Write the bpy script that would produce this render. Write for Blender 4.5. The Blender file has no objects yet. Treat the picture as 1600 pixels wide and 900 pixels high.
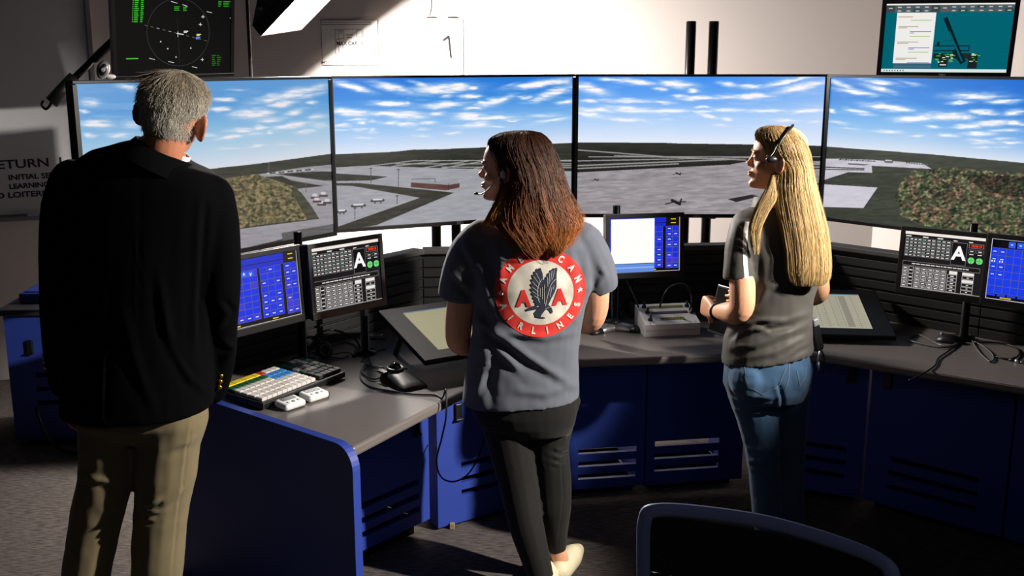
# Control-room simulator scene: three people at a curved console with wall displays
LAMP = 500.0      # flood lamp diffuser strength
import bpy, bmesh, math, random
import numpy as np
from mathutils import Vector, Matrix, noise
from mathutils.bvhtree import BVHTree

random.seed(7); RNG = np.random.default_rng(11)
SC = bpy.context.scene
COL = SC.collection
# ------------------------------------------------------------------ camera
FPX, PITCH, HC = 1645.0, math.radians(12.28), 1.85
CP, SP = math.cos(PITCH), math.sin(PITCH)
cam_d = bpy.data.cameras.new('camera'); cam = bpy.data.objects.new('camera', cam_d); COL.objects.link(cam)
cam_d.sensor_fit = 'HORIZONTAL'; cam_d.sensor_width = 36.0; cam_d.lens = 36.0*FPX/1600.0
cam_d.clip_start = 0.05; cam_d.clip_end = 60
cam.location = (0, 0, HC); cam.rotation_euler = (math.pi/2-PITCH, 0, 0)
SC.camera = cam

def ray(px, py):
    b = (450-py)/FPX
    return ((px-800)/FPX, CP+b*SP, -SP+b*CP)
def at(px, py, y):                      # the point at depth y seen at a photo pixel
    r = ray(px, py); t = y/r[1]
    return Vector((r[0]*t, y, HC+r[2]*t))
def onz(px, py, z):                     # the point at height z seen at a photo pixel
    r = ray(px, py); t = (z-HC)/r[2]
    return Vector((r[0]*t, r[1]*t, z))
def scl(py, y):                         # metres per photo pixel at depth y
    return y/ray(800, py)[1]/FPX
def proj(P):                            # (n,3) world -> photo pixels
    P = np.asarray(P, float); z = P[..., 2]-HC; y = P[..., 1]
    d = y*CP-z*SP; u = y*SP+z*CP
    return 800+FPX*P[..., 0]/d, 450-FPX*u/d

# ------------------------------------------------------------------ materials
def lin(c):
    out = []
    for v in c[:3]:
        v = v/255.0
        out.append(v/12.92 if v <= .04045 else ((v+.055)/1.055)**2.4)
    return tuple(out)
def linv(a):
    a = np.clip(np.asarray(a, float)/255.0, 0, 1)
    return np.where(a <= .04045, a/12.92, ((a+.055)/1.055)**2.4)
MATS = {}
def mat(name, rgb, rough=.6, metal=0., spec=.5, emit=None, estr=1., bump=None, vary=None, sss=0., coat=0., attr=None, sheen=0., alpha=1.):
    """rgb in sRGB 0..255; bump=(scale,strength,dist); vary=(scale, amount)"""
    if name in MATS: return MATS[name]
    m = bpy.data.materials.new(name); m.use_nodes = True; MATS[name] = m
    nt = m.node_tree; b = nt.nodes['Principled BSDF']
    col = (*lin(rgb), 1)
    b.inputs['Base Color'].default_value = col
    b.inputs['Roughness'].default_value = rough; b.inputs['Metallic'].default_value = metal
    b.inputs['Specular IOR Level'].default_value = spec
    if sss: b.inputs['Subsurface Weight'].default_value = sss; b.inputs['Subsurface Radius'].default_value = (.012, .005, .003); b.inputs['Subsurface Scale'].default_value = 1.0
    if coat: b.inputs['Coat Weight'].default_value = coat
    if sheen: b.inputs['Sheen Weight'].default_value = sheen
    if emit is not None:
        b.inputs['Emission Color'].default_value = (*lin(emit), 1); b.inputs['Emission Strength'].default_value = estr
    L = nt.links
    tc = None
    def coord():
        nonlocal tc
        if tc is None: tc = nt.nodes.new('ShaderNodeTexCoord')
        return tc.outputs['Object']
    if attr:
        a = nt.nodes.new('ShaderNodeAttribute'); a.attribute_name = attr
        L.new(a.outputs['Color'], b.inputs['Base Color'])
    if vary:
        n = nt.nodes.new('ShaderNodeTexNoise'); n.inputs['Scale'].default_value = vary[0]; n.inputs['Detail'].default_value = 4
        L.new(coord(), n.inputs['Vector'])
        mr = nt.nodes.new('ShaderNodeMapRange'); mr.inputs['From Min'].default_value = .25; mr.inputs['From Max'].default_value = .75
        mr.inputs['To Min'].default_value = 1-vary[1]; mr.inputs['To Max'].default_value = 1+vary[1]
        L.new(n.outputs['Fac'], mr.inputs['Value'])
        mx = nt.nodes.new('ShaderNodeMix'); mx.data_type = 'RGBA'; mx.blend_type = 'MULTIPLY'; mx.inputs['Factor'].default_value = 1
        mx.inputs['A'].default_value = col
        if attr: L.new(a.outputs['Color'], mx.inputs['A'])
        L.new(mr.outputs['Result'], mx.inputs['B']); L.new(mx.outputs['Result'], b.inputs['Base Color'])
    if bump:
        n = nt.nodes.new('ShaderNodeTexNoise'); n.inputs['Scale'].default_value = bump[0]; n.inputs['Detail'].default_value = 5
        L.new(coord(), n.inputs['Vector'])
        bp = nt.nodes.new('ShaderNodeBump'); bp.inputs['Strength'].default_value = bump[1]; bp.inputs['Distance'].default_value = bump[2]
        L.new(n.outputs['Fac'], bp.inputs['Height']); L.new(bp.outputs['Normal'], b.inputs['Normal'])
    return m
def emat(name, rgb, s=1.):             # a lit patch of a screen
    return mat(name, (6, 6, 7), .4, spec=.15, emit=rgb, estr=s)

def carpet_mat():
    m = bpy.data.materials.new('carpet'); m.use_nodes = True; nt = m.node_tree; L = nt.links; b = nt.nodes['Principled BSDF']
    tc = nt.nodes.new('ShaderNodeTexCoord'); mp = nt.nodes.new('ShaderNodeMapping')
    mp.inputs['Rotation'].default_value = (0, 0, math.radians(24)); mp.inputs['Scale'].default_value = (14, 190, 1)
    L.new(tc.outputs['Object'], mp.inputs['Vector'])
    n = nt.nodes.new('ShaderNodeTexNoise'); n.inputs['Scale'].default_value = 1.6; n.inputs['Detail'].default_value = 4; L.new(mp.outputs[0], n.inputs['Vector'])
    n2 = nt.nodes.new('ShaderNodeTexNoise'); n2.inputs['Scale'].default_value = 420; n2.inputs['Detail'].default_value = 2; L.new(tc.outputs['Object'], n2.inputs['Vector'])
    ad = nt.nodes.new('ShaderNodeMath'); ad.operation = 'MULTIPLY_ADD'; ad.inputs[1].default_value = .55
    L.new(n2.outputs['Fac'], ad.inputs[0]); L.new(n.outputs['Fac'], ad.inputs[2])
    cr = nt.nodes.new('ShaderNodeValToRGB'); e = cr.color_ramp.elements
    e[0].position = .58; e[0].color = (*lin((28, 26, 27)), 1); e[1].position = .98; e[1].color = (*lin((122, 114, 110)), 1)
    L.new(ad.outputs[0], cr.inputs[0]); L.new(cr.outputs[0], b.inputs['Base Color'])
    b.inputs['Roughness'].default_value = .95; b.inputs['Specular IOR Level'].default_value = .1
    bp = nt.nodes.new('ShaderNodeBump'); bp.inputs['Strength'].default_value = .8; bp.inputs['Distance'].default_value = .004
    L.new(ad.outputs[0], bp.inputs['Height']); L.new(bp.outputs[0], b.inputs['Normal'])
    return m

# ------------------------------------------------------------------ mesh builder
class MB:
    def __init__(s): s.v = []; s.f = []; s.m = []; s.sm = []
    def add(s, vs, fs, mi=0, M=None, smooth=False):
        k = len(s.v)
        s.v += [tuple(M @ Vector(p)) if M is not None else tuple(p) for p in vs]
        for f in fs: s.f.append([i+k for i in f]); s.m.append(mi); s.sm.append(smooth)
        return s
    def bm(s, b, mi=0, M=None, smooth=False):
        b.verts.ensure_lookup_table(); b.verts.index_update()
        s.add([v.co[:] for v in b.verts], [[v.index for v in f.verts] for f in b.faces], mi, M, smooth); b.free(); return s
    def box(s, c, d, bev=0., mi=0, M=None, seg=2):
        b = bmesh.new(); bmesh.ops.create_cube(b, size=1)
        for v in b.verts: v.co = Vector((v.co.x*d[0], v.co.y*d[1], v.co.z*d[2]))
        if bev > 0: bmesh.ops.bevel(b, geom=b.edges[:], offset=bev, segments=seg, profile=.5, affect='EDGES')
        for v in b.verts: v.co += Vector(c)
        return s.bm(b, mi, M, False)
    def quad(s, a, b, c, d, mi=0, M=None): return s.add([a, b, c, d], [[0, 1, 2, 3]], mi, M)
    def rect(s, x0, z0, x1, z1, y=0., mi=0, M=None):      # in the xz plane facing -y
        return s.add([(x0, y, z0), (x1, y, z0), (x1, y, z1), (x0, y, z1)], [[0, 1, 2, 3]], mi, M)
    def ngon(s, pts, mi=0, M=None): return s.add(pts, [list(range(len(pts)))], mi, M)
    def prism(s, poly, z0, z1, mi=0, M=None, bev=0.):
        b = bmesh.new(); vs = [b.verts.new((p[0], p[1], z0)) for p in poly]; f = b.faces.new(vs); f.normal_update()
        if f.normal.z > 0: f.normal_flip()
        r = bmesh.ops.extrude_face_region(b, geom=[f]); 
        for e in r['geom']:
            if isinstance(e, bmesh.types.BMVert): e.co.z = z1
        bmesh.ops.recalc_face_normals(b, faces=b.faces)
        if bev > 0: bmesh.ops.bevel(b, geom=b.edges[:], offset=bev, segments=2, profile=.5, affect='EDGES')
        return s.bm(b, mi, M)
    def loft(s, rings, mi=0, cap=True, smooth=True, M=None):
        n = len(rings[0]); vs = [p for r in rings for p in r]; fs = []
        for i in range(len(rings)-1):
            for j in range(n):
                a = i*n+j; b2 = i*n+(j+1) % n; fs.append([a, b2, b2+n, a+n])
        if cap: fs.append(list(range(n-1, -1, -1))); k = (len(rings)-1)*n; fs.append([k+j for j in range(n)])
        return s.add(vs, fs, mi, M, smooth)
    def tube(s, pts, r, n=8, mi=0, M=None, cap=True, smooth=True):
        pts = [Vector(p) for p in pts]; rs = r if isinstance(r, (list, tuple)) else [r]*len(pts); rings = []; up = None
        for i, p in enumerate(pts):
            t = (pts[min(i+1, len(pts)-1)]-pts[max(i-1, 0)])
            t = t.normalized() if t.length > 1e-9 else Vector((0, 0, 1))
            if up is None: up = t.orthogonal().normalized()
            up = (up-t*up.dot(t)); up = up.normalized() if up.length > 1e-6 else t.orthogonal().normalized()
            w = t.cross(up)
            rings.append([p+(up*math.cos(2*math.pi*k/n)+w*math.sin(2*math.pi*k/n))*rs[i] for k in range(n)])
        return s.loft(rings, mi, cap, smooth, M)
    def cyl(s, a, b, r, n=16, mi=0, M=None, smooth=True): return s.tube([a, b], r, n, mi, M, True, smooth)
    def lathe(s, prof, n=24, mi=0, M=None):     # (r,z) profile about z
        rings = [[(r*math.cos(2*math.pi*k/n), r*math.sin(2*math.pi*k/n), z) for k in range(n)] for r, z in prof]
        return s.loft(rings, mi, True, True, M)
    def ball(s, c, r, mi=0, M=None, n=16):
        b = bmesh.new(); bmesh.ops.create_uvsphere(b, u_segments=n, v_segments=max(6, n//2), radius=1)
        rr = r if isinstance(r, (tuple, list)) else (r, r, r)
        for v in b.verts: v.co = Vector((v.co.x*rr[0]+c[0], v.co.y*rr[1]+c[1], v.co.z*rr[2]+c[2]))
        return s.bm(b, mi, M, True)
    def text(s, body, size, M, mi=0, extrude=0., align='CENTER', bold=0., width=1.):
        cu = bpy.data.curves.new('t', 'FONT'); cu.body = body; cu.size = size; cu.align_x = align; cu.align_y = 'CENTER'; cu.offset = bold; cu.resolution_u = 4; cu.extrude = extrude
        o = bpy.data.objects.new('t', cu); COL.objects.link(o)
        dg = bpy.context.evaluated_depsgraph_get(); me = o.evaluated_get(dg).to_mesh()
        vs = [(v.co.x*width, v.co.y, v.co.z) for v in me.vertices]; fs = [list(p.vertices) for p in me.polygons]
        o.evaluated_get(dg).to_mesh_clear(); bpy.data.objects.remove(o); bpy.data.curves.remove(cu)
        return s.add(vs, fs, mi, M)
    def build(s, name, mats, parent=None, base=None):
        me = bpy.data.meshes.new(name); me.from_pydata(s.v, [], s.f); me.update()
        for m in (mats if isinstance(mats, (list, tuple)) else [mats]): me.materials.append(m)
        me.polygons.foreach_set('material_index', s.m); me.polygons.foreach_set('use_smooth', s.sm)
        return link(name, me, parent, base)

ROOTM = {}
def link(name, me, parent=None, base=None):
    o = bpy.data.objects.new(name, me); COL.objects.link(o)
    if parent is not None:
        o.parent = parent
        o.matrix_parent_inverse = ROOTM[parent.name].inverted()
        ROOTM[o.name] = Matrix.Identity(4)
    elif base is not None:
        me.transform(Matrix.Translation(-Vector(base))); o.location = base
        ROOTM[o.name] = Matrix.Translation(Vector(base))
    else: ROOTM[o.name] = Matrix.Identity(4)
    return o
def tag(o, label, cat, group=None, kind=None):
    if label: o['label'] = label
    if cat: o['category'] = cat
    if group: o['group'] = group
    if kind: o['kind'] = kind
    return o
def thing(name, label, cat, loc, group=None):       # children are given in world coordinates
    o = bpy.data.objects.new(name, None); COL.objects.link(o); o.location = loc; o.empty_display_size = .1
    ROOTM[o.name] = Matrix.Translation(Vector(loc))
    return tag(o, label, cat, group)
def frame(o, ax, ay=None, az=None):
    """matrix with origin o; columns ax, ay, az"""
    ax = Vector(ax).normalized()
    if az is None: az = Vector((0, 0, 1))
    az = Vector(az).normalized()
    if ay is None: ay = az.cross(ax).normalized()
    M = Matrix.Identity(4)
    for i in range(3): M[i][0] = ax[i]; M[i][1] = ay[i]; M[i][2] = az[i]; M[i][3] = o[i]
    return M
def dirv(deg): return Vector((math.cos(math.radians(deg)), math.sin(math.radians(deg)), 0))
def smooth_pts(pts, n=8):               # Catmull-Rom through the points
    P = [Vector(p) for p in pts]; out = []
    for i in range(len(P)-1):
        a, b, c, d = P[max(i-1, 0)], P[i], P[i+1], P[min(i+2, len(P)-1)]
        for k in range(n):
            t = k/n; out.append(.5*((2*b)+(c-a)*t+(2*a-5*b+4*c-d)*t*t+(3*b-a-3*c+d)*t**3))
    out.append(P[-1]); return out
def remesh(mb, voxel, it=6, fac=.5):
    """fuse everything in mb into one skin"""
    me = bpy.data.meshes.new('tmp'); me.from_pydata(mb.v, [], mb.f); me.update()
    o = bpy.data.objects.new('tmp', me); COL.objects.link(o)
    r = o.modifiers.new('r', 'REMESH'); r.mode = 'VOXEL'; r.voxel_size = voxel; r.adaptivity = 0
    if it:
        q = o.modifiers.new('s', 'SMOOTH'); q.iterations = it; q.factor = fac
    dg = bpy.context.evaluated_depsgraph_get(); dg.update()
    out = bpy.data.meshes.new_from_object(o.evaluated_get(dg))
    bpy.data.objects.remove(o); bpy.data.meshes.remove(me)
    out.polygons.foreach_set('use_smooth', [True]*len(out.polygons))
    return out
def getv(me):
    a = np.empty(len(me.vertices)*3); me.vertices.foreach_get('co', a); return a.reshape(-1, 3)
def getn(me):
    a = np.empty(len(me.vertices)*3); me.vertices.foreach_get('normal', a); return a.reshape(-1, 3)
def setv(me, a): me.vertices.foreach_set('co', np.ascontiguousarray(a, float).ravel()); me.update()
# ------------------------------------------------------------------ shared materials
M_black = mat('black_plastic', (16, 16, 18), .42)
M_bezel = mat('bezel_black', (13, 13, 15), .35)
M_metal_black = mat('black_metal', (18, 18, 20), .28, .6)
M_rubber = mat('cable_black', (14, 14, 15), .45)
M_white = mat('white_plastic', (222, 220, 218), .4)
M_grey = mat('grey_plastic', (120, 122, 126), .45)
M_silver = mat('silver', (190, 190, 192), .3, .8)
M_blue = mat('blue_laminate', (38, 62, 150), .55, vary=(260, .10), bump=(700, .15, .0006))
M_top = mat('worktop_laminate', (112, 105, 102), .3, spec=.5, vary=(420, .22))
M_wall = mat('wall_paint', (228, 219, 216), .85, bump=(260, .12, .001))
M_slat = mat('slat_black', (15, 15, 16), .55)
M_brand = mat('brand_grey', (150, 150, 152), .4)

# ------------------------------------------------------------------ room
YW = 6.35                                              # back wall
RW0 = at(1372, 240, YW); CORX = RW0.x                  # corner of the back wall and the angled right wall
def wall(name, a, b, h=2.9, th=.1):
    a = Vector((a[0], a[1], 0)); b = Vector((b[0], b[1], 0)); d = (b-a).normalized(); n = Vector((-d.y, d.x, 0))
    mb = MB(); mb.prism([a, b, b+n*th, a+n*th], 0, h)
    o = mb.build(name, M_wall); o['kind'] = 'structure'; return o
wall('wall_back', (-4.6, YW), (CORX, YW))
rdir = dirv(-40)
wall('wall_right', (CORX, YW), (CORX+rdir.x*3.4, YW+rdir.y*3.4))
wall('wall_left', (-4.6, -1.2), (-4.6, YW))
fl = MB(); fl.box((0, 2.6, -.025), (9.6, 8.0, .05)); o = fl.build('floor', carpet_mat()); o['kind'] = 'structure'

# ------------------------------------------------------------------ large simulator displays
DW, DH, ZT = 1.262, .723, 1.7748
SCR = [((-1.5552, 3.7992), 53.75), ((-.8262, 4.8857), 24.18), ((.3262, 5.3827), -1.06), ((1.5668, 5.2927), -48.35)]
BX, BT, BB = .0165, .012, .019                         # bezel widths
def vnoise(x, y, seed=0):
    """smooth value noise on arrays"""
    r = np.random.default_rng(seed); T = r.random((64, 64))
    xi = np.floor(x).astype(int); yi = np.floor(y).astype(int); fx = x-xi; fy = y-yi
    fx = fx*fx*(3-2*fx); fy = fy*fy*(3-2*fy)
    g = lambda a, b: T[a % 64, b % 64]
    return (g(xi, yi)*(1-fx)+g(xi+1, yi)*fx)*(1-fy)+(g(xi, yi+1)*(1-fx)+g(xi+1, yi+1)*fx)*fy
def fbm(x, y, o=4, seed=0):
    s = 0; a = .5
    for k in range(o): s = s+a*vnoise(x*2**k, y*2**k, seed+k); a *= .5
    return s
def inpoly(X, Y, P):
    m = np.zeros(X.shape, bool); n = len(P)
    for i in range(n):
        x0, y0 = P[i]; x1, y1 = P[(i+1) % n]
        if y0 == y1: continue
        c = ((y0 > Y) != (y1 > Y)) & (X < (x1-x0)*(Y-y0)/(y1-y0)+x0); m ^= c
    return m
def seg(X, Y, a, b, w):
    dx, dy = b[0]-a[0], b[1]-a[1]; t = np.clip(((X-a[0])*dx+(Y-a[1])*dy)/(dx*dx+dy*dy+1e-9), 0, 1)
    return np.hypot(X-a[0]-t*dx, Y-a[1]-t*dy) < w
CL = [
 [(452,148,48,8,-.22,1),(444,162,22,6,-.12,1),(461,175,13,5,-.2,.9),(394,178,28,9,-.05,1),(487,161,9,3,-.1,.7),(424,187,20,4,-.1,.8),(457,196,27,5,-.15,.9),(495,183,11,5,-.1,.7),(406,199,10,4,0,.9),(381,203,22,4,-.05,.8),(422,207,6,3,0,.7),(400,210,12,4,0,.6),(477,206,14,4,-.1,.7),(369,214,12,3,0,.9),(499,196,13,5,0,.5),(401,228,18,2,-.1,.5),(367,232,10,2,0,.6),(445,225,13,2,0,.4),
  (141,161,15,6,.1,.9),(131,174,7,3,.1,.8),(150,194,23,6,.03,1),(139,211,9,4,0,.8),(185,211,18,4,0,.8),(200,137,15,5,.2,.8),(207,195,16,8,0,.5),(350,156,16,3,0,.9),(343,170,14,4,0,1),(360,215,20,4,-.1,.8),(325,211,12,3,0,.5),(362,232,20,2,0,.5),(372,140,14,3,0,.4),(480,150,30,4,-.2,.5)],
 [(551,136,26,6,.25,1),(615,137,30,7,.22,.95),(692,139,45,9,-.05,1),(665,135,20,4,.3,.8),(717,134,20,5,-.05,.8),(737,138,9,3,0,.9),(733,151,16,4,0,.9),(699,151,10,3,-.1,.6),(610,162,27,4,.03,1),(637,162,7,3,.1,.8),(695,164,34,5,-.05,1),(756,161,12,4,-.1,1),(551,176,34,6,.08,1),(603,178,36,4,0,.9),(635,180,28,7,.02,1),(683,177,14,4,0,.7),(738,169,13,3,0,.8),(731,181,22,5,0,1),(745,186,30,3,0,.8),(557,187,13,3,0,.8),(566,192,8,3,0,.7),(583,189,10,3,0,.5),(612,192,16,4,0,.6),(637,194,14,4,0,.9),(668,192,13,3,0,.8),(536,196,12,3,0,.8),(735,197,26,4,-.03,.8),(532,204,11,2,0,.6),(560,202,12,3,0,.7),(582,204,7,4,0,.6),(661,202,9,2,0,.5),(660,213,11,2,0,.8),(708,208,12,2,0,.6),(571,215,14,2,0,.5),
  (774,158,26,6,-.25,1),(820,152,10,4,-.05,1),(843,131,40,6,-.15,1),(872,128,22,5,-.05,.9),(870,143,26,8,-.3,1),(841,156,17,4,-.1,.8),(884,160,12,4,-.15,.9),(797,133,12,3,-.25,.5),(763,184,36,3,0,1),(799,188,14,2,0,.7),(751,193,12,4,0,.8),(864,188,24,3,-.15,.7),(847,181,24,3,-.05,.5),(776,198,14,2,0,.6)],
 [(921,139,26,8,.25,1),(959,125,18,3,.05,.9),(992,128,30,5,.1,.9),(1033,139,10,3,0,.9),(1058,132,24,6,.1,1),(1085,142,9,3,0,.9),(1099,153,32,4,0,1),(1062,150,10,3,0,.7),(982,158,40,4,.02,.9),(1035,160,14,3,.15,.9),(921,158,12,3,.05,.8),(928,172,28,4,.05,.9),(989,171,36,5,.06,.95),(1035,174,38,4,0,.9),(1099,168,11,2,0,.7),(1092,175,20,2,0,.7),(1138,172,24,4,0,.9),(921,179,20,4,.1,.9),(975,187,32,3,.06,.8),(1104,181,14,3,.2,.7),(1133,186,12,3,0,.6),(1042,187,12,2,0,.5),(1124,196,12,2,0,.5),(1140,131,14,4,.1,.9),(1138,151,22,4,0,.9),
  (1174,135,18,4,.05,1),(1179,151,24,5,-.05,1),(1231,127,34,4,-.2,1),(1252,136,36,6,-.2,1),(1196,173,30,3,0,.9),(1265,173,22,4,-.05,1),(1228,188,18,2,0,.7),(1274,190,12,2,0,.5)],
 [(1320,135,22,5,.4,.7),(1340,144,30,4,.12,.9),(1359,148,14,3,.1,.8),(1373,128,26,4,.15,.8),(1372,138,22,5,.25,.9),(1382,167,28,6,.12,1),(1409,171,18,4,.1,.9),(1343,175,18,4,.2,.8),(1308,191,12,3,.1,.6),(1325,201,14,2,.05,.6),(1299,174,6,3,.1,.8),(1384,206,20,2.5,.05,.8),(1412,186,12,3,0,.7),(1425,131,18,3,.2,.4),
  (1522,151,40,7,0,.95),(1501,161,18,3,-.03,1),(1567,159,22,4,-.05,1),(1430,186,30,5,0,1),(1479,182,34,7,.03,1),(1511,184,12,5,0,.9),(1535,176,22,4,0,1),(1586,175,18,5,-.1,.9),(1547,193,30,5,-.06,1),(1510,198,20,4,-.02,1),(1584,192,18,4,0,1),(1567,205,24,3,0,.8),(1533,209,22,3,0,.9),(1458,199,12,3,.1,.7),(1481,212,14,3,0,.8),(1433,212,12,2,0,.7),(1565,217,18,2,0,.7),(1533,221,18,4,.1,.8),(1579,223,16,2,0,.7),(1536,230,14,2,0,.6),(1565,229,12,2,0,.5)],
]
HZ = [[(100,300),(317,265),(373,259),(400,256),(511,241),(530,239)], [(515,242),(523,241),(616,237),(646,233.7),(690,233),(758,230),(857,224.5),(900,223)],
      [(895,222.5),(1036,223),(1060,224),(1200,226),(1292,228)], [(1285,228.5),(1380,235.5),(1450,240.5),(1600,254.5),(1760,268)]]
SKY = [((92,150,208),(88,152,212),(150,192,222),(214,219,228)), ((36,116,216),(62,140,224),(140,190,240),(222,230,246)),
       ((64,140,238),(100,165,243),(172,208,250),(230,237,250)), ((58,128,216),(66,140,224),(130,186,238),(222,229,242))]
def paint(k, X, Y):
    shp = X.shape
    hx = np.array([p[0] for p in HZ[k]], float); hy = np.array([p[1] for p in HZ[k]], float)
    hor = np.interp(X, hx, hy)
    top = np.interp(X, [114, 513, 900, 1290, 1600], [127, 121, 118, 119, 126])
    t = np.clip((Y-top)/(hor-top), 0, 1)
    st = np.array(SKY[k], float); img = np.stack([np.interp(t, [0, .3, .62, 1], st[:, c]) for c in range(3)], -1)
    if k == 3:
        w = np.clip((X-1430)/170, 0, 1)*(1-t)
        img = img*(1-w[..., None]*.6)+np.array((16, 98, 206))*w[..., None]*.6
    if k == 2:
        w = np.clip((X-1120)/170, 0, 1)*.35; img = img*(1-w[..., None])+np.array((226, 232, 252))*w[..., None]
    # clouds
    wx = (fbm(X/14, Y/4, 5, 3+k)-.47)*24; wy = (fbm(X/20, Y/4.5, 5, 40+k)-.47)*6.5
    den = np.zeros(shp)
    for (cx, cy, a, b, s, st_) in CL[k]:
        dx = X+wx*.75-cx; dy = Y+wy-cy-s*(X-cx); d2 = (dx/(a*1.02))**2+(dy/(b*.82))**2
        den = np.maximum(den, st_*np.clip(1.25*np.exp(-(d2**.95)), 0, 1.1))
    streak = fbm(X/20, Y/2.6, 5, 77+k)
    den = np.clip(den*(.30+1.5*streak), 0, 1)
    den = np.maximum(den, np.clip((fbm(X/40, Y/6.5, 5, 90+k)-.55)*1.6, 0, .25)*np.clip(t*3, 0, 1)*(1-t))
    cw = np.array((250, 247, 250) if k else (232, 230, 236))
    img = img*(1-den[..., None])+cw*den[..., None]
    # ground
    g = Y > hor
    n1 = fbm(X/17+Y*.05, Y/2.6+X*.006, 5, 120+k); n2 = fbm((X*.8+Y*.9)/4.2+900, (Y*1.1-X*.6)/4.2+900, 4, 150+k)
    def fill(P, c, nz=0., base=None):
        m = inpoly(X, Y, P) & g; f = 1+(n1-.47)*nz
        img[m] = (np.array(c)*f[..., None])[m]
    def line(a, b, w, c): img[seg(X, Y, a, b, w) & g] = c
    dk = np.array([(60, 60, 52), (50, 51, 44), (40, 40, 36), (62, 66, 56)][k])
    img[g] = (dk*(.75+.5*n1)[..., None])[g]
    far = np.clip((Y-hor)/22, 0, 1)[..., None]
    img[g] = (img*(1-.18*(1-far))+np.array((90, 92, 88))*.18*(1-far))[g]
    if k == 0:
        con = (150, 146, 153)
        fill([(385, 278), (400, 273), (470, 262), (530, 256), (530, 300), (515, 292), (455, 282), (440, 275)], (150, 148, 152), .3)
        fill([(430, 272), (490, 268), (530, 268), (530, 282), (505, 282)], (58, 58, 52), .6)
        line((445, 276), (524, 287), .9, (160, 158, 160))
        for i in range(16): line((418+i*4.6, 271-i*.42), (420+i*4.6, 271-i*.42), 1.1, (70, 66, 66) if i % 3 else (190, 188, 192))
        fill([(455, 296), (530, 288), (530, 352), (373, 390), (280, 412), (280, 372), (373, 358), (499, 342), (488, 324), (470, 300)], con, .2)
        fill([(440, 364), (530, 348), (530, 362), (442, 378)], (96, 94, 94), .5)
        P = [(250, 300), (330, 282), (400, 272), (462, 292), (487, 323), (497, 341), (400, 352), (373, 357), (250, 378)]
        m = inpoly(X, Y, P) & g; c = np.stack([np.interp(n2, [.2, .45, .75], v) for v in ([52, 106, 160], [56, 98, 140], [40, 72, 104])], -1); img[m] = c[m]
        fill([(462, 292), (487, 323), (499, 342), (480, 343), (455, 300)], (74, 74, 60), .5)
        for (x, y) in ((492, 306), (505, 303), (502, 317), (511, 314), (495, 312)):
            line((x-5, y+3), (x+6, y+3), 1.6, (82, 66, 66)); line((x-2, y-1), (x+2, y-1), 2.2, (200, 196, 198))
        for x, y in ((478, 300), (420, 268)): line((x, y), (x, y-16), .5, (96, 94, 94))
    if k == 1:
        con = (158, 158, 165)
        fill([(515, 262), (575, 259), (700, 263), (905, 268), (905, 380), (515, 380)], con, .2)
        for a, b in (((645, 251), (905, 250.5)), ((618, 256), (905, 256)), ((690, 261), (905, 262)), ((572, 260), (648, 251)), ((612, 260), (690, 251)), ((650, 264), (735, 251)), ((685, 264), (765, 250)), ((740, 264), (810, 251)), ((855, 251), (905, 252)), ((840, 259), (905, 259))):
            line(a, b, .65, (158, 158, 156))
        fill([(515, 271), (527, 271), (607, 276), (580, 282), (515, 283)], (54, 54, 48), .6)
        fill([(515, 286), (562, 286), (710, 301), (588, 352), (533, 360), (520, 362), (520, 357), (656, 309), (550, 290.5), (515, 289.5)], (58, 57, 50), .6)
        fill([(642, 280), (680, 279), (680, 284), (715, 281), (716, 286), (701, 289), (642, 285)], (150, 152, 158), .2)
        fill([(642, 285), (701, 289), (718, 286), (718, 293), (697, 297.5), (642, 292.5)], (92, 62, 58), .4)
        line((680, 280), (680, 285), .5, (60, 56, 56)); line((701, 287), (701, 297), .5, (54, 44, 44)); line((643, 280), (680, 279), .5, (90, 92, 96))
        for x, y0, y1 in ((579.5, 263, 286), (622.5, 265, 291), (554.5, 325, 342), (620.5, 306, 319)):
            line((x, y0), (x, y1), .55, (78, 76, 76)); line((x-1.8, y0), (x+1.8, y0), .7, (60, 58, 58))
        for x, y, s in ((590, 313, 9), (560, 321, 10), (534, 330, 6)):
            line((x-s, y+1), (x+s, y), 2, (70, 70, 72)); line((x-s*.7, y-1), (x+s*.7, y-1.5), 1.2, (214, 212, 216)); line((x-s*.5, y+4), (x-s*.4, y+4), 1, (40, 40, 40)); line((x+s*.5, y+3.5), (x+s*.6, y+3.5), 1, (40, 40, 40))
    if k == 2:
        fill([(895, 270), (1141, 257), (1170, 252), (1295, 252), (1295, 380), (895, 380)], (152, 146, 150), .42)
        for a, b, w in (((900, 234), (1040, 245), .8), ((1040, 245), (1165, 250), .8), ((920, 245), (1295, 245), .7), ((900, 251.5), (1050, 248.5), .8), ((1050, 248.5), (1190, 246), .6), ((900, 259), (1141, 249), 1.0), ((960, 243), (1140, 249), .7), ((900, 263.5), (1060, 256), .9)):
            line(a, b, w, (150, 148, 146))
        line((900, 267), (1141, 256), 1.4, (34, 33, 33))
        fill([(1137, 311), (1175, 304), (1186, 307), (1150, 316)], (44, 43, 44), .3)
        line((1180, 259), (1295, 259), .9, (40, 40, 40)); line((1230, 263), (1295, 263.5), .9, (48, 48, 48)); line((1262, 290), (1295, 285), 1.5, (48, 48, 46))
        for x, y, s in ((931, 281, 3.2), (1059, 271.5, 4), (1055, 316, 8)):      # parked aircraft
            line((x-s*1.9, y+s*.35), (x-s*.4, y), s*.13, (60, 58, 58)); line((x+s*.3, y), (x+s*2, y-s*.1), s*.13, (60, 58, 58))
            line((x-s*.6, y-s*.35), (x+s*.9, y+s*.35), s*.3, (34, 33, 33)); line((x+s*.9, y+s*.3), (x+s*1.2, y-s*.6), s*.16, (34, 33, 33))
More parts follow.
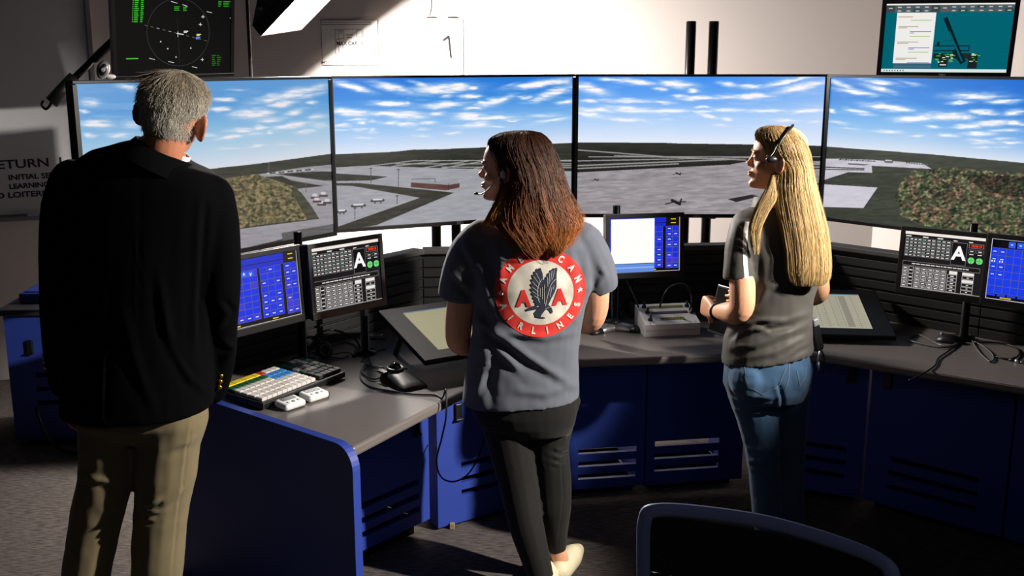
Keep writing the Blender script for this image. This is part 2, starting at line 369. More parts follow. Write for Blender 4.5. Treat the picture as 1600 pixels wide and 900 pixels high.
    if k == 3:
        con = (198, 194, 204)
        fill([(1280, 248), (1312, 248), (1365, 250), (1440, 255), (1456, 264), (1400, 261), (1362, 259), (1363, 270), (1325, 269), (1285, 282), (1280, 283)], con, .2)
        fill([(1326, 255), (1360, 257), (1350, 258.5), (1324, 257)], (84, 84, 82)); line((1285, 261), (1350, 263.5), .9, (60, 60, 58)); line((1285, 264.5), (1350, 265.5), .8, (70, 70, 68))
        fill([(1280, 287.5), (1371, 293), (1349, 325), (1280, 323)], (204, 200, 212), .12)
        for i in range(13): line((1312+i*4.4, 249.5+i*.2), (1314+i*4.4, 249+i*.25), 1.0, (120, 122, 126) if i % 2 else (70, 72, 74))
        line((1384, 252), (1393, 252.5), 2.4, (96, 98, 100)); line((1384, 250.5), (1393, 251), .8, (214, 212, 214))
        for i in range(9): line((1416+i*4, 254.5+i*.35), (1417.5+i*4, 254.6+i*.35), .9, (100, 98, 96))
        P = [(1398, 310), (1405, 290), (1428, 268), (1455, 264), (1490, 262), (1540, 268), (1620, 272), (1760, 290), (1760, 420), (1600, 378), (1440, 352), (1410, 338)]
        jag = (fbm(X/7, Y/7, 3, 201)-.45)*16
        m = inpoly(X+jag, Y+jag*.6, P) & g
        c = np.stack([np.interp(n2, [.22, .42, .56, .75], v) for v in ([30, 74, 112, 176], [32, 76, 90, 160], [26, 58, 70, 128])], -1); hue = fbm(X/10, Y/8, 2, 210)
        c[..., 0] *= .8+.45*hue; c[..., 1] *= 1.2-.4*hue; img[m] = c[m]*.92
        ds = inpoly(X, Y, [(1500, 272), (1760, 282), (1760, 320), (1620, 312), (1540, 300)]) & g; img[ds] = img[ds]*.62
    return img
for k, ((ox, oy), ang) in enumerate(SCR):
    d = dirv(ang); ox -= d.x*.008; oy -= d.y*.008; n = Vector((d.y, -d.x, 0)); o0 = Vector((ox, oy, ZT))
    lab = ['large wall display at left, partly hidden by the grey-haired man, showing sky over scrubland', 'large wall display second from left, showing an airfield with a brick building',
           'large wall display directly left of the blonde woman, showing apron and small aircraft', 'large wall display on the far right, showing sky above reddish scrub trees'][k]
    c = o0+d*DW/2-Vector((0, 0, DH))
    t = thing('wall_display', lab, 'display', c, 'large curved row of simulator displays')
    M = frame(o0, d)                                     # x along, y away from viewer, z up; top-left at origin
    b = MB()
    b.box((DW/2, .006, -BT/2), (DW, .030, BT), .002, M=M); b.box((DW/2, .006, -DH+BB/2), (DW, .030, BB), .002, M=M)
    b.box((BX/2, .006, -DH/2), (BX, .030, DH-BT-BB), .0, M=M); b.box((DW-BX/2, .006, -DH/2), (BX, .030, DH-BT-BB), .0, M=M)
    b.build('bezel', M_bezel, t)
    h = MB(); h.box((DW/2, .032, -DH/2), (DW-.004, .030, DH-.004), .006, M=M); h.box((DW/2, .062, -DH*.55), (DW*.6, .04, DH*.55), .012, M=M); h.build('back_housing', M_black, t)
    nx, nz = 560, 320; W, H = DW-2*BX, DH-BT-BB
    u = np.linspace(0, 1, nx); v = np.linspace(0, 1, nz); U, V = np.meshgrid(u, v)
    def world(U, V):
        x = BX+U*W; z = -BT-V*H
        P = np.empty(U.shape+(3,)); P[..., 0] = ox+d.x*x+n.x*.001; P[..., 1] = oy+d.y*x+n.y*.001; P[..., 2] = ZT+z; return P
    acc = 0
    for (du, dv) in ((-.25, -.25), (.25, -.25), (-.25, .25), (.25, .25)):
        X, Y = proj(world(U+du/(nx-1), V+dv/(nz-1))); acc = acc+linv(paint(k, X, Y))
    acc = acc/4
    P = world(U, V).reshape(-1, 3)
    idx = np.arange(nx*nz).reshape(nz, nx); q = np.stack([idx[1:, :-1], idx[1:, 1:], idx[:-1, 1:], idx[:-1, :-1]], -1).reshape(-1, 4)
    me = bpy.data.meshes.new('screen'); me.vertices.add(len(P)); me.vertices.foreach_set('co', P.ravel())
    me.loops.add(q.size); me.loops.foreach_set('vertex_index', q.ravel().astype(np.int32)); me.polygons.add(len(q))
    me.polygons.foreach_set('loop_start', np.arange(0, q.size, 4, dtype=np.int32)); me.update(calc_edges=True)
    ca = me.color_attributes.new('picture', 'FLOAT_COLOR', 'POINT'); rgba = np.ones((len(P), 4)); rgba[:, :3] = acc.reshape(-1, 3); ca.data.foreach_set('color', rgba.ravel())
    if 'sim_screen' not in MATS:
        m = mat('sim_screen', (8, 8, 9), .3); nt = m.node_tree; a = nt.nodes.new('ShaderNodeAttribute'); a.attribute_name = 'picture'
        bs = nt.nodes['Principled BSDF']; nt.links.new(a.outputs['Color'], bs.inputs['Emission Color']); bs.inputs['Emission Strength'].default_value = 1.0; bs.inputs['Specular IOR Level'].default_value = .25
    me.materials.append(MATS['sim_screen']); s_ = link('screen', me, t)
    lg = MB(); lg.text('DELL', .017, M @ Matrix.Translation((DW/2, -.0095, -DH+BB/2)) @ Matrix.Rotation(math.pi/2, 4, 'X'), bold=.0006); lg.build('logo', M_brand, t)

# ------------------------------------------------------------------ posts carrying the displays
def post_pair(pxs, pytop, ybase, label, ztop=None):
    pts = [at(px, 380, ybase) for px in pxs]; c = (pts[0]+pts[1])/2
    t = thing('display_stand', label, 'stand', (c.x, c.y, 0), 'post stands behind the displays')
    z = ztop if ztop else at(pxs[0], pytop, ybase).z
    for p in pts:
        b = MB(); b.lathe([(.001, .012), (.026, .012), (.026, z-.004), (.022, z), (.001, z)], 20, M=Matrix.Translation((p.x, p.y, 0))); b.build('post', M_metal_black, t)
    b = MB(); b.box((c.x, c.y, .006), (.62, .5, .012), .004); b.build('base_plate', M_metal_black, t)
    for zz in (1.25, 1.55): b = MB(); b.box((c.x, c.y-.02, zz), (abs(pts[1].x-pts[0].x)+.06, .03, .05), .004); b.build('crossbar', M_metal_black, t)
    b = MB(); b.lathe([(.001, -.02), (.016, -.02), (.02, -.012), (.02, .012), (.016, .02), (.001, .02)], 12, M=Matrix.Translation((pts[1].x+.035, pts[1].y, 1.03))); b.build('clamp_knob', M_black, t)
    return t
post_pair((1068, 1102), 33, 5.62, 'pair of tall black posts rising above the third display', at(1090, 33, 5.62).z)
post_pair((682, 713), 33, 5.45, 'pair of short black posts under the second display', 1.62)
# ------------------------------------------------------------------ angled left wall with whiteboard
WLC = Vector((-1.9, YW, 0)); wld = dirv(20)
def onplane(px, py, p0, n):
    r = Vector(ray(px, py)); c = Vector((0, 0, HC)); t = (Vector(p0)-c).dot(n)/r.dot(n); return c+r*t
for nm in ('wall_back', 'wall_left'):
    bpy.data.objects.remove(bpy.data.objects[nm])
wall('wall_back', (WLC.x, YW), (CORX, YW))
e0 = WLC-wld*3.2
wall('wall_left', (e0.x, e0.y), (WLC.x, WLC.y))
wln = Vector((wld.y, -wld.x, 0))                       # into the room
M_board = mat('whiteboard_enamel', (206, 206, 212), .3, coat=.2)
M_alu = mat('aluminium', (150, 150, 156), .4, .5)
M_ink = mat('marker_ink', (22, 24, 46), .6)
WBP = WLC+wln*.02
rb = onplane(146, 85, WBP, wln); rt_x = (rb-WBP).dot(wld)
o0 = WBP+wld*rt_x; o0.z = 0
MW = frame(o0, wld)                                     # x along the wall (0 at right edge), y into wall, z up
t = thing('whiteboard', 'wall whiteboard with handwritten marker notes behind the grey-haired man', 'whiteboard', (o0.x-.9*wld.x, o0.y-.9*wld.y, .95))
b = MB(); b.box((-.95, .008, 1.62), (1.9, .014, 1.3), .002, M=MW); b.build('board', M_board, t)
b = MB()
for c, d in (((-.95, .0, 2.27), (1.9, .03, .03)), ((-.95, .0, .965), (1.9, .03, .03)), ((-.012, .0, 1.62), (.03, .03, 1.3)), ((-1.888, .0, 1.62), (.03, .03, 1.3))): b.box(c, d, .004, M=MW)
b.build('frame', M_alu, t)
b = MB(); b.box((-.95, -.035, .955), (1.86, .07, .012), .004, M=MW); b.box((-.95, -.068, .963), (1.86, .006, .024), .002, M=MW); b.build('marker_tray', M_alu, t)
for body, px, py, hpx, wd in (('RETURN  L', 42, 256, 19, 1.25), ('INITIAL SET', 50, 276, 11.5, 1.15), ('LEARNING', 46, 290, 11, 1.1), ('NO LOITERING', 38, 304, 12, 1.25)):
    p = MW.inverted() @ onplane(px, py, WBP, wln)
    b = MB(); b.text(body, hpx*scl(py, 6.0), MW @ Matrix.Translation((p.x, -.0005, p.z)) @ Matrix.Rotation(math.pi/2, 4, 'X') @ Matrix.Rotation(math.radians(1.5), 4, 'Z'), bold=.0014, width=wd); b.build('handwriting', M_ink, t)
b = MB(); p = MW.inverted() @ onplane(54, 333, WBP, wln); b.box((p.x, -.03, .972), (.075, .03, .022), .006, M=MW)
o = b.build('eraser', M_white, None, MW @ Vector((p.x, -.03, .961))); tag(o, 'small pale eraser lying on the whiteboard tray', 'eraser')

# ------------------------------------------------------------------ wall sheets
M_paper = mat('paper', (236, 234, 232), .8)
M_line = mat('print_grey', (60, 56, 58), .9); M_num = mat('numeral_grey', (20, 19, 18), .9)
y = YW-.006
def wrect(px0, py0, px1, py1, yy): a = at(px0, py0, yy); c = at(px1, py1, yy); return (min(a.x, c.x), min(a.z, c.z), max(a.x, c.x), max(a.z, c.z))
x0, z0, x1, z1 = wrect(501, 31, 592, 102, y)
t = thing('floor_plan_sheet', 'paper floor plan sheet taped to the wall above the second display', 'poster', ((x0+x1)/2, y, z0))
b = MB(); b.box(((x0+x1)/2, y, (z0+z1)/2), (x1-x0, .002, z1-z0)); b.build('paper', M_paper, t)
b = MB(); W_, H_ = x1-x0, z1-z0; yy = y-.002
def fr(u0, v0, u1, v1, w=.0022):
    X0, X1, Z0, Z1 = x0+u0*W_, x0+u1*W_, z1-v1*H_, z1-v0*H_
    for r in ((X0, Z0, X1, Z0+w), (X0, Z1-w, X1, Z1), (X0, Z0, X0+w, Z1), (X1-w, Z0, X1, Z1)): b.rect(*r, yy)
fr(.0, .0, 1., 1.); fr(.24, .2, .74, .75); fr(.0, .05, .88, .11); fr(.3, .22, .4, .42); fr(.33, .25, .37, .3); fr(.62, .22, .72, .38); fr(.3, .55, .38, .72); fr(.62, .55, .7, .72); fr(.26, .42, .32, .5); fr(.44, .32, .56, .34); fr(.46, .38, .54, .4); fr(.52, .78, .64, .86)
R90 = Matrix.Rotation(math.pi/2, 4, 'X')
b.text('MAX CAP 12', .028, Matrix.Translation((x0+.5*W_, yy, z1-.52*H_)) @ R90, bold=.0008)
b.text('SMT COLLEGE OF AVIATION', .02, Matrix.Translation((x0+.36*W_, yy, z1-.94*H_)) @ R90, bold=.0004)
b.build('drawing', M_line, t)
x0, z0, x1, z1 = wrect(664, 29, 724, 128, y)
t = thing('number_sign', 'white paper sign with a large number one hung on the wall', 'sign', ((x0+x1)/2, y, z0))
b = MB(); b.box(((x0+x1)/2, y, (z0+z1)/2), (x1-x0, .003, z1-z0)); b.build('paper', M_paper, t)
b = MB()
def P_(px, py): p = at(px, py, y-.003); return (p.x, y-.003, p.z)
b.ngon([P_(p, q) for p, q in ((702.5, 55), (706.5, 91), (703.2, 91), (699.8, 60.5), (693, 65), (691.5, 61.5), (700.5, 55))][::-1]); b.build('numeral', M_num, t)
for a0, a1 in ((666, 682), (699, 715)):
    r = wrect(a0, 26, a1, 28.2, y-.01); c = MB(); c.box(((r[0]+r[2])/2, y-.008, (r[1]+r[3])/2), (r[2]-r[0], .016, r[3]-r[1]), .002); c.build('clip', M_black, t)
def wire(name, pts, r, label, cat='cable', group=None, m=None, sm=6):
    b = MB(); P = smooth_pts(pts, sm) if sm else pts; b.tube(P, r, 6); o = b.build(name, m or M_rubber, None, P[0]); return tag(o, label, cat, group)
wire('thin_cable', [at(674, -40, y-.02), at(674.5, -10, y-.02), at(674, 12, y-.02), at(671.5, 25, y-.018)], .004, 'thin dark cord running down the wall to the number sign', 'cord')
wire('hanging_cable', [at(666.5, 58, y-.012), at(665, 75, y-.02), at(664.5, 90, y-.02), at(666, 104, y-.03)], .0025, 'short loose cord loop beside the number sign', 'cord', m=mat('cord_grey', (112, 104, 100), .6))
wire('hanging_cable', [at(666.5, 58, y-.012), at(668.5, 85, y-.02), at(670.5, 120, y-.03), at(671, 150, y-.03)], .0026, 'long straight cord hanging from the number sign behind the display', 'cord', m=MATS['cord_grey'])

# ------------------------------------------------------------------ flood lamp behind the displays
C = at(440, 30, 5.52); T1 = at(586, 0, YW); T2 = at(446, 115, YW)
ln = (T1-C).cross(T2-C).normalized()
if ln.x < 0: ln = -ln
Q = [onplane(px, py, C, ln) for px, py in ((410, 55), (471, 46), (517, 0))]
ax = (Q[1]-Q[0]).normalized(); ay = ln.cross(ax).normalized()
if ay.z < 0: ay = -ay
wd = (Q[1]-Q[0]).length; lg = .62
ML = Matrix.Identity(4)
for i in range(3): ML[i][0] = ax[i]; ML[i][1] = ay[i]; ML[i][2] = ln[i]; ML[i][3] = Q[0][i]
cx, cy = wd/2, lg/2
t = thing('flood_lamp', 'black box flood lamp glowing white on a pole above the first display', 'lamp', (C.x-.12, C.y+.06, 0))
M_refl = mat('reflector_silver', (92, 84, 78), .6)
b = MB()                                                # housing: tapered box, open front
o1 = [(-.008, -.008, 0), (wd+.008, -.008, 0), (wd+.008, lg+.008, 0), (-.008, lg+.008, 0)]; o2 = [(-.008, -.008, -.07), (wd+.008, -.008, -.07), (wd+.008, lg+.008, -.07), (-.008, lg+.008, -.07)]
o3 = [(cx-.10, cy-.22, -.20), (cx+.10, cy-.22, -.20), (cx+.10, cy+.22, -.20), (cx-.10, cy+.22, -.20)]
b.loft([o1, o2, o3], 0, False, False, ML); b.add(o3, [[3, 2, 1, 0]], 0, ML)
i1 = [(0, 0, .0), (wd, 0, .0), (wd, lg, .0), (0, lg, .0)]
b.add(o1+i1, [[0, 1, 5, 4], [1, 2, 6, 5], [2, 3, 7, 6], [3, 0, 4, 7]], 0, ML); hs = b.build('housing', M_black, t)
b = MB(); i2 = [(.03, .03, -.055), (wd-.03, .03, -.055), (wd-.03, lg-.03, -.055), (.03, lg-.03, -.055)]
b.loft([i2, i1], 0, False, False, ML); b.build('reflector', M_refl, hs)
M_lamp = mat('lamp_diffuser', (240, 238, 232), .5, emit=(255, 246, 236), estr=LAMP)
b = MB(); b.add([(p[0], p[1], -.052) for p in i2], [[0, 1, 2, 3]], 0, ML); b.build('diffuser', M_lamp, hs)
bk = ML @ Vector((cx-.03, .12, -.2))
b = MB(); PL = at(391, 95, 5.62); b.tube([bk, Vector((PL.x, PL.y, bk.z-.02)), Vector((PL.x, PL.y, 1.75)), Vector((PL.x, PL.y, .02))], .0095, 10)
for k in range(3):
    dv = dirv(90+120*k); b.tube([Vector((PL.x, PL.y, .55)), Vector((PL.x+dv.x*.35, PL.y+dv.y*.35, .012))], .01, 8)
b.build('stand_pole', M_black, t)
b = MB(); kk = ML @ Vector((-.02, .1, -.1)); b.lathe([(.001, -.015), (.018, -.015), (.018, .015), (.001, .015)], 12, M=Matrix.Translation(kk)); b.build('tilt_knob', M_black, t)

# ------------------------------------------------------------------ flat panel on a tilted frame
def tilted(c, yaw, pitch, roll=0):
    """matrix: x along panel, y away from the viewer, z up the panel"""
    return Matrix.Translation(c) @ Matrix.Rotation(math.radians(yaw), 4, 'Z') @ Matrix.Rotation(math.radians(pitch), 4, 'X') @ Matrix.Rotation(math.radians(roll), 4, 'Y')
def panel(name, label, cat, M, w, h, bz, th=.035, group=None, base=None, bb=None, logo=None, lsz=.01):
    bb = bb or bz
    c = M @ Vector((0, 0, -h/2)); t = thing(name, label, cat, base or c, group)
    b = MB()
    b.box((0, 0, h/2-bz/2), (w, .014, bz), .002, M=M); b.box((0, 0, -h/2+bb/2), (w, .014, bb), .002, M=M)
    b.box((-w/2+bz/2, 0, (bb-bz)/2), (bz, .014, h-bz-bb+.002), .0015, M=M); b.box((w/2-bz/2, 0, (bb-bz)/2), (bz, .014, h-bz-bb+.002), .0015, M=M)
    bz_ = b.build('bezel', M_bezel, t)
    b = MB(); b.box((0, th/2, 0), (w-.003, th, h-.003), .005, M=M); b.box((0, th+.012, -h*.05), (w*.55, .028, h*.5), .008, M=M); b.build('back_housing', M_black, t)
    if logo:
        l = MB(); l.text(logo, lsz, M @ Matrix.Translation((0, -.0076, -h/2+bb/2)) @ R90, bold=.0004); l.build('logo', M_brand, bz_)
    sw, sh = w-2*bz, h-bz-bb
    MS = M @ Matrix.Translation((-sw/2, -.0008, -h/2+bb))      # screen origin bottom-left
    return t, MS, sw, sh
class UI:
    def __init__(s, MS, w, h): s.b = MB(); s.M = MS; s.w = w; s.h = h; s.ms = []; s.k = 0
    def mi(s, rgb, e=1.):
        m = emat('lit_%d_%d_%d' % tuple(rgb), rgb, e)
        if m not in s.ms: s.ms.append(m)
        return s.ms.index(m)
    def r(s, u0, v0, u1, v1, rgb, l=1, e=1.):           # v measured from the top
        s.b.rect(u0*s.w, (1-v1)*s.h, u1*s.w, (1-v0)*s.h, -l*.0003, s.mi(rgb, e), s.M)
    def p(s, pts, rgb, l=1): s.b.ngon([(u*s.w, -l*.0003, (1-v)*s.h) for u, v in pts], s.mi(rgb), s.M)
    def ln(s, u0, v0, u1, v1, wd, rgb, l=2):
        a = Vector((u0*s.w, (1-v0)*s.h)); c = Vector((u1*s.w, (1-v1)*s.h)); d = (c-a); n = Vector((-d.y, d.x)).normalized()*wd/2
        q = [a-n, c-n, c+n, a+n]; s.b.add([(p.x, -l*.0003, p.y) for p in q], [[0, 1, 2, 3]], s.mi(rgb), s.M)
    def disc(s, u, v, r, rgb, l=1, n=20): s.b.ngon([(u*s.w+r*math.cos(2*math.pi*k/n), -l*.0003, (1-v)*s.h+r*math.sin(2*math.pi*k/n)) for k in range(n)], s.mi(rgb), s.M)
    def ring(s, u, v, rx, rz, wd, rgb, l=1, n=48):
        P = [(u*s.w+rx*math.cos(2*math.pi*k/n), (1-v)*s.h+rz*math.sin(2*math.pi*k/n)) for k in range(n)]
        for k in range(n):
            a = Vector(P[k]); c = Vector(P[(k+1) % n]); d = c-a; nn = Vector((-d.y, d.x)).normalized()*wd/2
            s.b.add([(p.x, -l*.0003, p.y) for p in (a-nn, c-nn, c+nn, a+nn)], [[0, 1, 2, 3]], s.mi(rgb), s.M)
    def t(s, body, u, v, size, rgb, l=2, bold=0., align='CENTER'):
        s.b.text(body, size, s.M @ Matrix.Translation((u*s.w, -l*.0003, (1-v)*s.h)) @ R90, s.mi(rgb), align=align, bold=bold)
    def build(s, parent): return s.b.build('screen', s.ms, parent)

# ------------------------------------------------------------------ radar display, upper left
MR = tilted(at(272.5, 40, 5.05), 32, 16, -1.4)
t, MS, w, h = panel('radar_display', 'black radar display with green text above the first wall display', 'display', MR, .565, .50, .018, .05)
ui = UI(MS, w, h); rr = random.Random(4)
ui.r(0, 0, 1, 1, (9, 9, 9), 0)
def uvp(px, py):                                        # photo pixel -> uv on this panel
    n = (MS.to_3x3() @ Vector((0, -1, 0))).normalized(); p = MS.inverted() @ onplane(px, py, MS.translation, n); return p.x/w, 1-p.z/h
def dash(px, py, wpx, hpx, rgb):
    a = uvp(px, py); c = uvp(px+wpx, py+hpx); ui.r(min(a[0], c[0]), min(a[1], c[1]), max(a[0], c[0]), max(a[1], c[1]), rgb, 2)
for i in range(16):
    yy = -12+i*3; dash(205-i*.12+3, yy, 1.2, 1.6, (90, 200, 60)); dash(209-i*.15+2, yy, rr.uniform(5, 7.5), 1.7, (40, 190, 20)); dash(220-i*.15+1, yy, rr.uniform(3.5, 5), 1.7, (40, 190, 20))
for i in range(3): dash(272, 10+i*2.6, rr.uniform(6, 9), 1.3, (40, 170, 20)); dash(286, 10.5+i*2.6, rr.uniform(4, 7), 1.3, (40, 170, 20))
for i in range(4): dash(341, 2+i*2.4, rr.uniform(3, 6), 1.2, (40, 160, 30)); dash(349, 2+i*2.4, rr.uniform(6, 13), 1.1, (40, 160, 30))
for i in range(6): dash(331, 86+i*3, rr.uniform(4, 7), 1.2, (30, 120, 24)); dash(339, 86+i*3, rr.uniform(3, 8), 1.1, (30, 120, 24))
dash(197, 91, 19, 1.3, (70, 190, 50))
cu, cv = uvp(279, 51); e1 = uvp(327, 51); e2 = uvp(279, 103); ui.ring(cu, cv, abs(e1[0]-cu)*w, abs(e2[1]-cv)*h, .0018, (60, 62, 62))
def L2(a, c, wd, rgb): A, B = uvp(*a), uvp(*c); ui.ln(A[0], A[1], B[0], B[1], wd, rgb)
for i in range(11):
    f0 = i/11; f1 = f0+.045; a = (226+102*f0, 39+26*f0); c = (226+102*f1, 39+26*f1); L2(a, c, .003, (150, 150, 150) if i in (2, 4) else (92, 92, 92))
L2((276, 52), (287, 54), .0045, (225, 225, 225)); L2((278, 49), (278, 58), .003, (200, 200, 200)); L2((276.5, 27), (281, 98), .0015, (44, 44, 44))
for (a, c) in (((267, 2), (277, 5)), ((285, 7), (293, 10)), ((323, 18), (331, 20)), ((233, 91), (242, 93)), ((263, 96), (272, 98)), ((300, 104), (308, 106)), ((359, 28), (363, 29))): L2(a, c, .0028, (206, 206, 206))
for px, py in ((317, 26), (313, 38), (316, 93), (251, 65), (262, 76), (298, 75), (275, 89)):
    s_ = 2.6 if py in (26, 38, 93) else 1.2
    L2((px-s_, py), (px+s_, py+.4), .0025, (220, 220, 220)); L2((px+.2, py-s_), (px, py+s_), .0025, (220, 220, 220))
for px, py, cc in ((287, 48, (230, 230, 226)), (307, 53, (220, 214, 130)), (306, 58, (110, 130, 236))): dash(px, py, 7, 1.5, cc); dash(px, py+2, 5, 1.2, cc)
ui.build(t)
b = MB(); p0 = MR @ Vector((0, .05, 0)); p1 = Vector((p0.x*6.25/p0.y, 6.25, HC+(p0.z-HC)*6.25/p0.y)); b.tube([p0, p1], .022, 12); b.box((p1.x, p1.y+.02, p1.z), (.14, .03, .16), .004); b.build('wall_bracket', M_metal_black, t)
# telescopic pole with a grip and a hook, resting on the radar display's stand
pa, pb, pc, pd = at(80, 160, 5.0), at(117, 121, 5.06), at(181, 60, 5.16), at(230, 14, 5.24)
t = thing('boom_pole', 'black telescopic pole with grip and hook slanting beside the radar display', 'pole', pa)
b = MB(); b.tube([pb, pb.lerp(pc, .45)], .017, 12); b.tube([pb.lerp(pc, .45), pd], .021, 12); b.build('tube', M_metal_black, t)
b = MB(); b.tube([pa, pb], .032, 14); b.build('grip', M_rubber, t)
b = MB(); b.tube(smooth_pts([pa+(pb-pa)*.02, pa+Vector((-.012, 0, -.02)), pa+Vector((-.03, 0, -.03)), pa+Vector((-.045, 0, -.012)), pa+Vector((-.036, 0, .008))], 5), .007, 8); b.build('hook', M_metal_black, t)
# webcam standing on the first display
wc = at(161, 109, 4.06); Mc = Matrix.Translation(wc) @ Matrix.Rotation(math.radians(20), 4, 'Z') @ Matrix.Rotation(math.radians(22), 4, 'Y')
t = thing('webcam', 'small silver oval webcam perched on the first wall display', 'webcam', wc-Vector((0, 0, .035)))
b = MB(); b.ball((0, 0, 0), (.024, .022, .036), M=Mc); b.build('body', M_silver, t)
b = MB(); b.ball((0, -.008, 0), (.016, .0175, .027), M=Mc); b.build('face_plate', M_black, t)
b = MB(); b.lathe([(.001, 0), (.0065, 0), (.0085, .003), (.0065, .005), (.001, .0045)], 16, M=Mc @ Matrix.Translation((0, -.0245, 0)) @ Matrix.Rotation(math.pi/2, 4, 'X')); b.build('lens', M_grey, t)
b = MB(); q = Vector((wc.x+.012, wc.y+.012, wc.z)); b.ball((q.x+.004, q.y+.012, q.z-.026), (.022, .014, .010)); b.build('mount', M_white, t)

# ------------------------------------------------------------------ teal monitor, upper right
MT = tilted(at(1478.5, 60.5, 5.32), -16, 11, .2)
t, MS, w, h = panel('ground_radar_monitor', 'black monitor with teal airport map above the far right display', 'monitor', MT, .625, .385, .022, .04, bb=.028, logo='DELL', lsz=.016)
ui = UI(MS, w, h)
ui.r(0, 0, 1, 1, (0, 98, 112), 0); ui.r(0, 0, 1, .022, (240, 240, 236))
for i in range(14):
    for j in range(2):
        if i in (0, 5, 6) and j: continue
        v1 = .125 if i in (0, 5, 6) else .072+.053*j
        ui.r(i/14+.001, .024+(.053*j), (i+1)/14-.003, v1, (86, 88, 90) if (i*3+j) % 5 else (64, 66, 68), 1)
        ui.r(i/14+.02, .024+.053*j+(.035 if i in (0, 5, 6) else .02), (i+1)/14-.022, .024+.053*j+(.05 if i in (0, 5, 6) else .036), (190, 192, 190), 2)
ui.r(.09, .13, .40, .87, (238, 236, 232), 1)
ui.r(.095, .87, .40, .945, (52, 96, 120), 1); ui.r(.095, .915, .40, .925, (84, 118, 140), 2)
for v, a, c, col in ((.185, .10, .22, (190, 150, 130)), (.235, .205, .37, (150, 196, 96)), (.325, .11, .27, (190, 160, 140)), (.345, .11, .18, (170, 160, 150)), (.40, .205, .375, (120, 120, 190)), (.42, .205, .24, (120, 120, 190)), (.47, .205, .37, (150, 196, 96)), (.55, .11, .28, (180, 160, 140)), (.57, .11, .2, (170, 160, 150)), (.635, .205, .375, (120, 120, 190)), (.655, .205, .25, (120, 120, 190)), (.7, .205, .37, (150, 196, 96)), (.79, .11, .28, (180, 160, 140)), (.81, .11, .19, (170, 160, 150)), (.855, .205, .385, (120, 120, 190))): ui.r(a, v, c, v+.011, col, 2)
ui.r(0, .955, 1, 1, (214, 232, 228), 1)
for i in range(8): ui.r(.02+i*.022, .967, .03+i*.022, .988, (90, 110, 110), 2)
ui.ln(.475, .205, .655, .855, .019, (6, 30, 34), 2); ui.ln(.515, .40, .645, .84, .008, (0, 92, 104), 3); ui.ln(.575, .66, .655, .86, .03, (6, 30, 34), 1)
ui.r(.41, .605, .69, .62, (6, 30, 34), 2); ui.r(.41, .675, .69, .69, (6, 30, 34), 2); ui.r(.683, .605, .69, .69, (6, 30, 34), 2); ui.r(.49, .53, .555, .536, (6, 30, 34), 2); ui.r(.43, .55, .45, .605, (6, 30, 34), 2)
ui.r(.41, .72, .73, .80, (30, 38, 40), 1); ui.r(.46, .8, .53, .92, (26, 32, 34), 1); ui.r(.69, .72, .765, .94, (26, 32, 34), 1)
rr = random.Random(8)
for i in range(26):
    u = rr.uniform(.42, .56) if i < 18 else rr.uniform(.70, .76); v = rr.uniform(.72, .85)
    ui.r(u, v, u+rr.uniform(.012, .03), v+.012, (70, 190, 60) if i % 3 else (236, 240, 220), 3)
ui.r(.47, .88, .52, .9, (190, 196, 190), 3); ui.r(.70, .83, .73, .845, (190, 196, 190), 3); ui.r(.54, .81, .565, .85, (120, 130, 120), 2)
ui.build(t)
b = MB(); q = MT @ Vector((.03, .07, -.1)); b.box(MT @ Vector((.03, .055, -.20)), (.05, .02, .12), .004); b.box((q.x+.03, q.y+.06, .85), (.07, .05, 1.7), .006); b.box((q.x+.03, q.y+.06, 1.73), (.12, .06, .05), .006); b.box((q.x+.03, q.y+.06, .01), (.4, .36, .02), .005); b.build('stand', M_black, t)
wire('monitor_cable', [MT @ Vector((.09, .05, -.17)), MT @ Vector((.1, .06, -.21)), MT @ Vector((.13, .08, -.25)), MT @ Vector((.14, .12, -.5))], .004, 'short black cable under the teal map monitor', 'cable')

# ------------------------------------------------------------------ console monitors
def touch(ui, white=False):
    C1, C2, G = (22, 50, 224), (58, 58, 214), (104, 92, 110)
    ui.r(0, 0, 1, 1, (14, 12, 22), 0)
    ui.r(0, 0, .80, .17, (26, 44, 196), 1); ui.r(0, .095, .8, .105, (12, 14, 60), 2); ui.r(.80, 0, .985, .16, (28, 16, 22), 1)
    ui.r(.87, .03, .94, .045, (226, 206, 40), 2); ui.r(.87, .10, .94, .115, (226, 206, 40), 2)
    rr = random.Random(2)
    for (x0, n, w_, v0, v1) in ((.0, 4, .105, .17, .93), (.455, 3, .1, .17, .93), (.80, 2, .09, .165, .95)):
        ui.r(x0, v0, x0+n*w_+.003, v1, G, 1)
        rows = 8
        for j in range(rows):
            a = v0+(v1-v0)*j/rows; c = v0+(v1-v0)*(j+1)/rows
            for i in range(n):
                ui.r(x0+i*w_+.004, a+.004, x0+(i+1)*w_-.001, c-.004, C2 if rr.random() < .16 else C1, 2)
                if x0 > .4 and rr.random() < .55 or j == rows-1: ui.r(x0+i*w_+.028, (a+c)/2-.008, x0+i*w_+.07, (a+c)/2+.008, (206, 220, 250), 3)
    for i in range(2): ui.r(.2+.09*i, .19, .28+.09*i, .26, (40, 96, 236), 3); ui.t('^v'[i], .24+.09*i, .23, .02, (240, 244, 255), 4, .0006)
    ui.r(.02, .955, .13, .975, (230, 200, 30), 2); ui.r(.58, .955, .66, .972, (230, 200, 30), 2); ui.r(0, .99, 1, 1, (190, 186, 180), 2); ui.r(.992, 0, 1, 1, (190, 186, 180), 2)
    if white:
        ui.r(.02, .015, .635, .84, (255, 254, 250), 5, 1.0); ui.r(.02, .835, .635, .846, (20, 28, 50), 6)
        ui.r(.02, .846, .635, 1, (96, 140, 222), 5); ui.r(.02, .90, .635, .93, (140, 172, 232), 6)
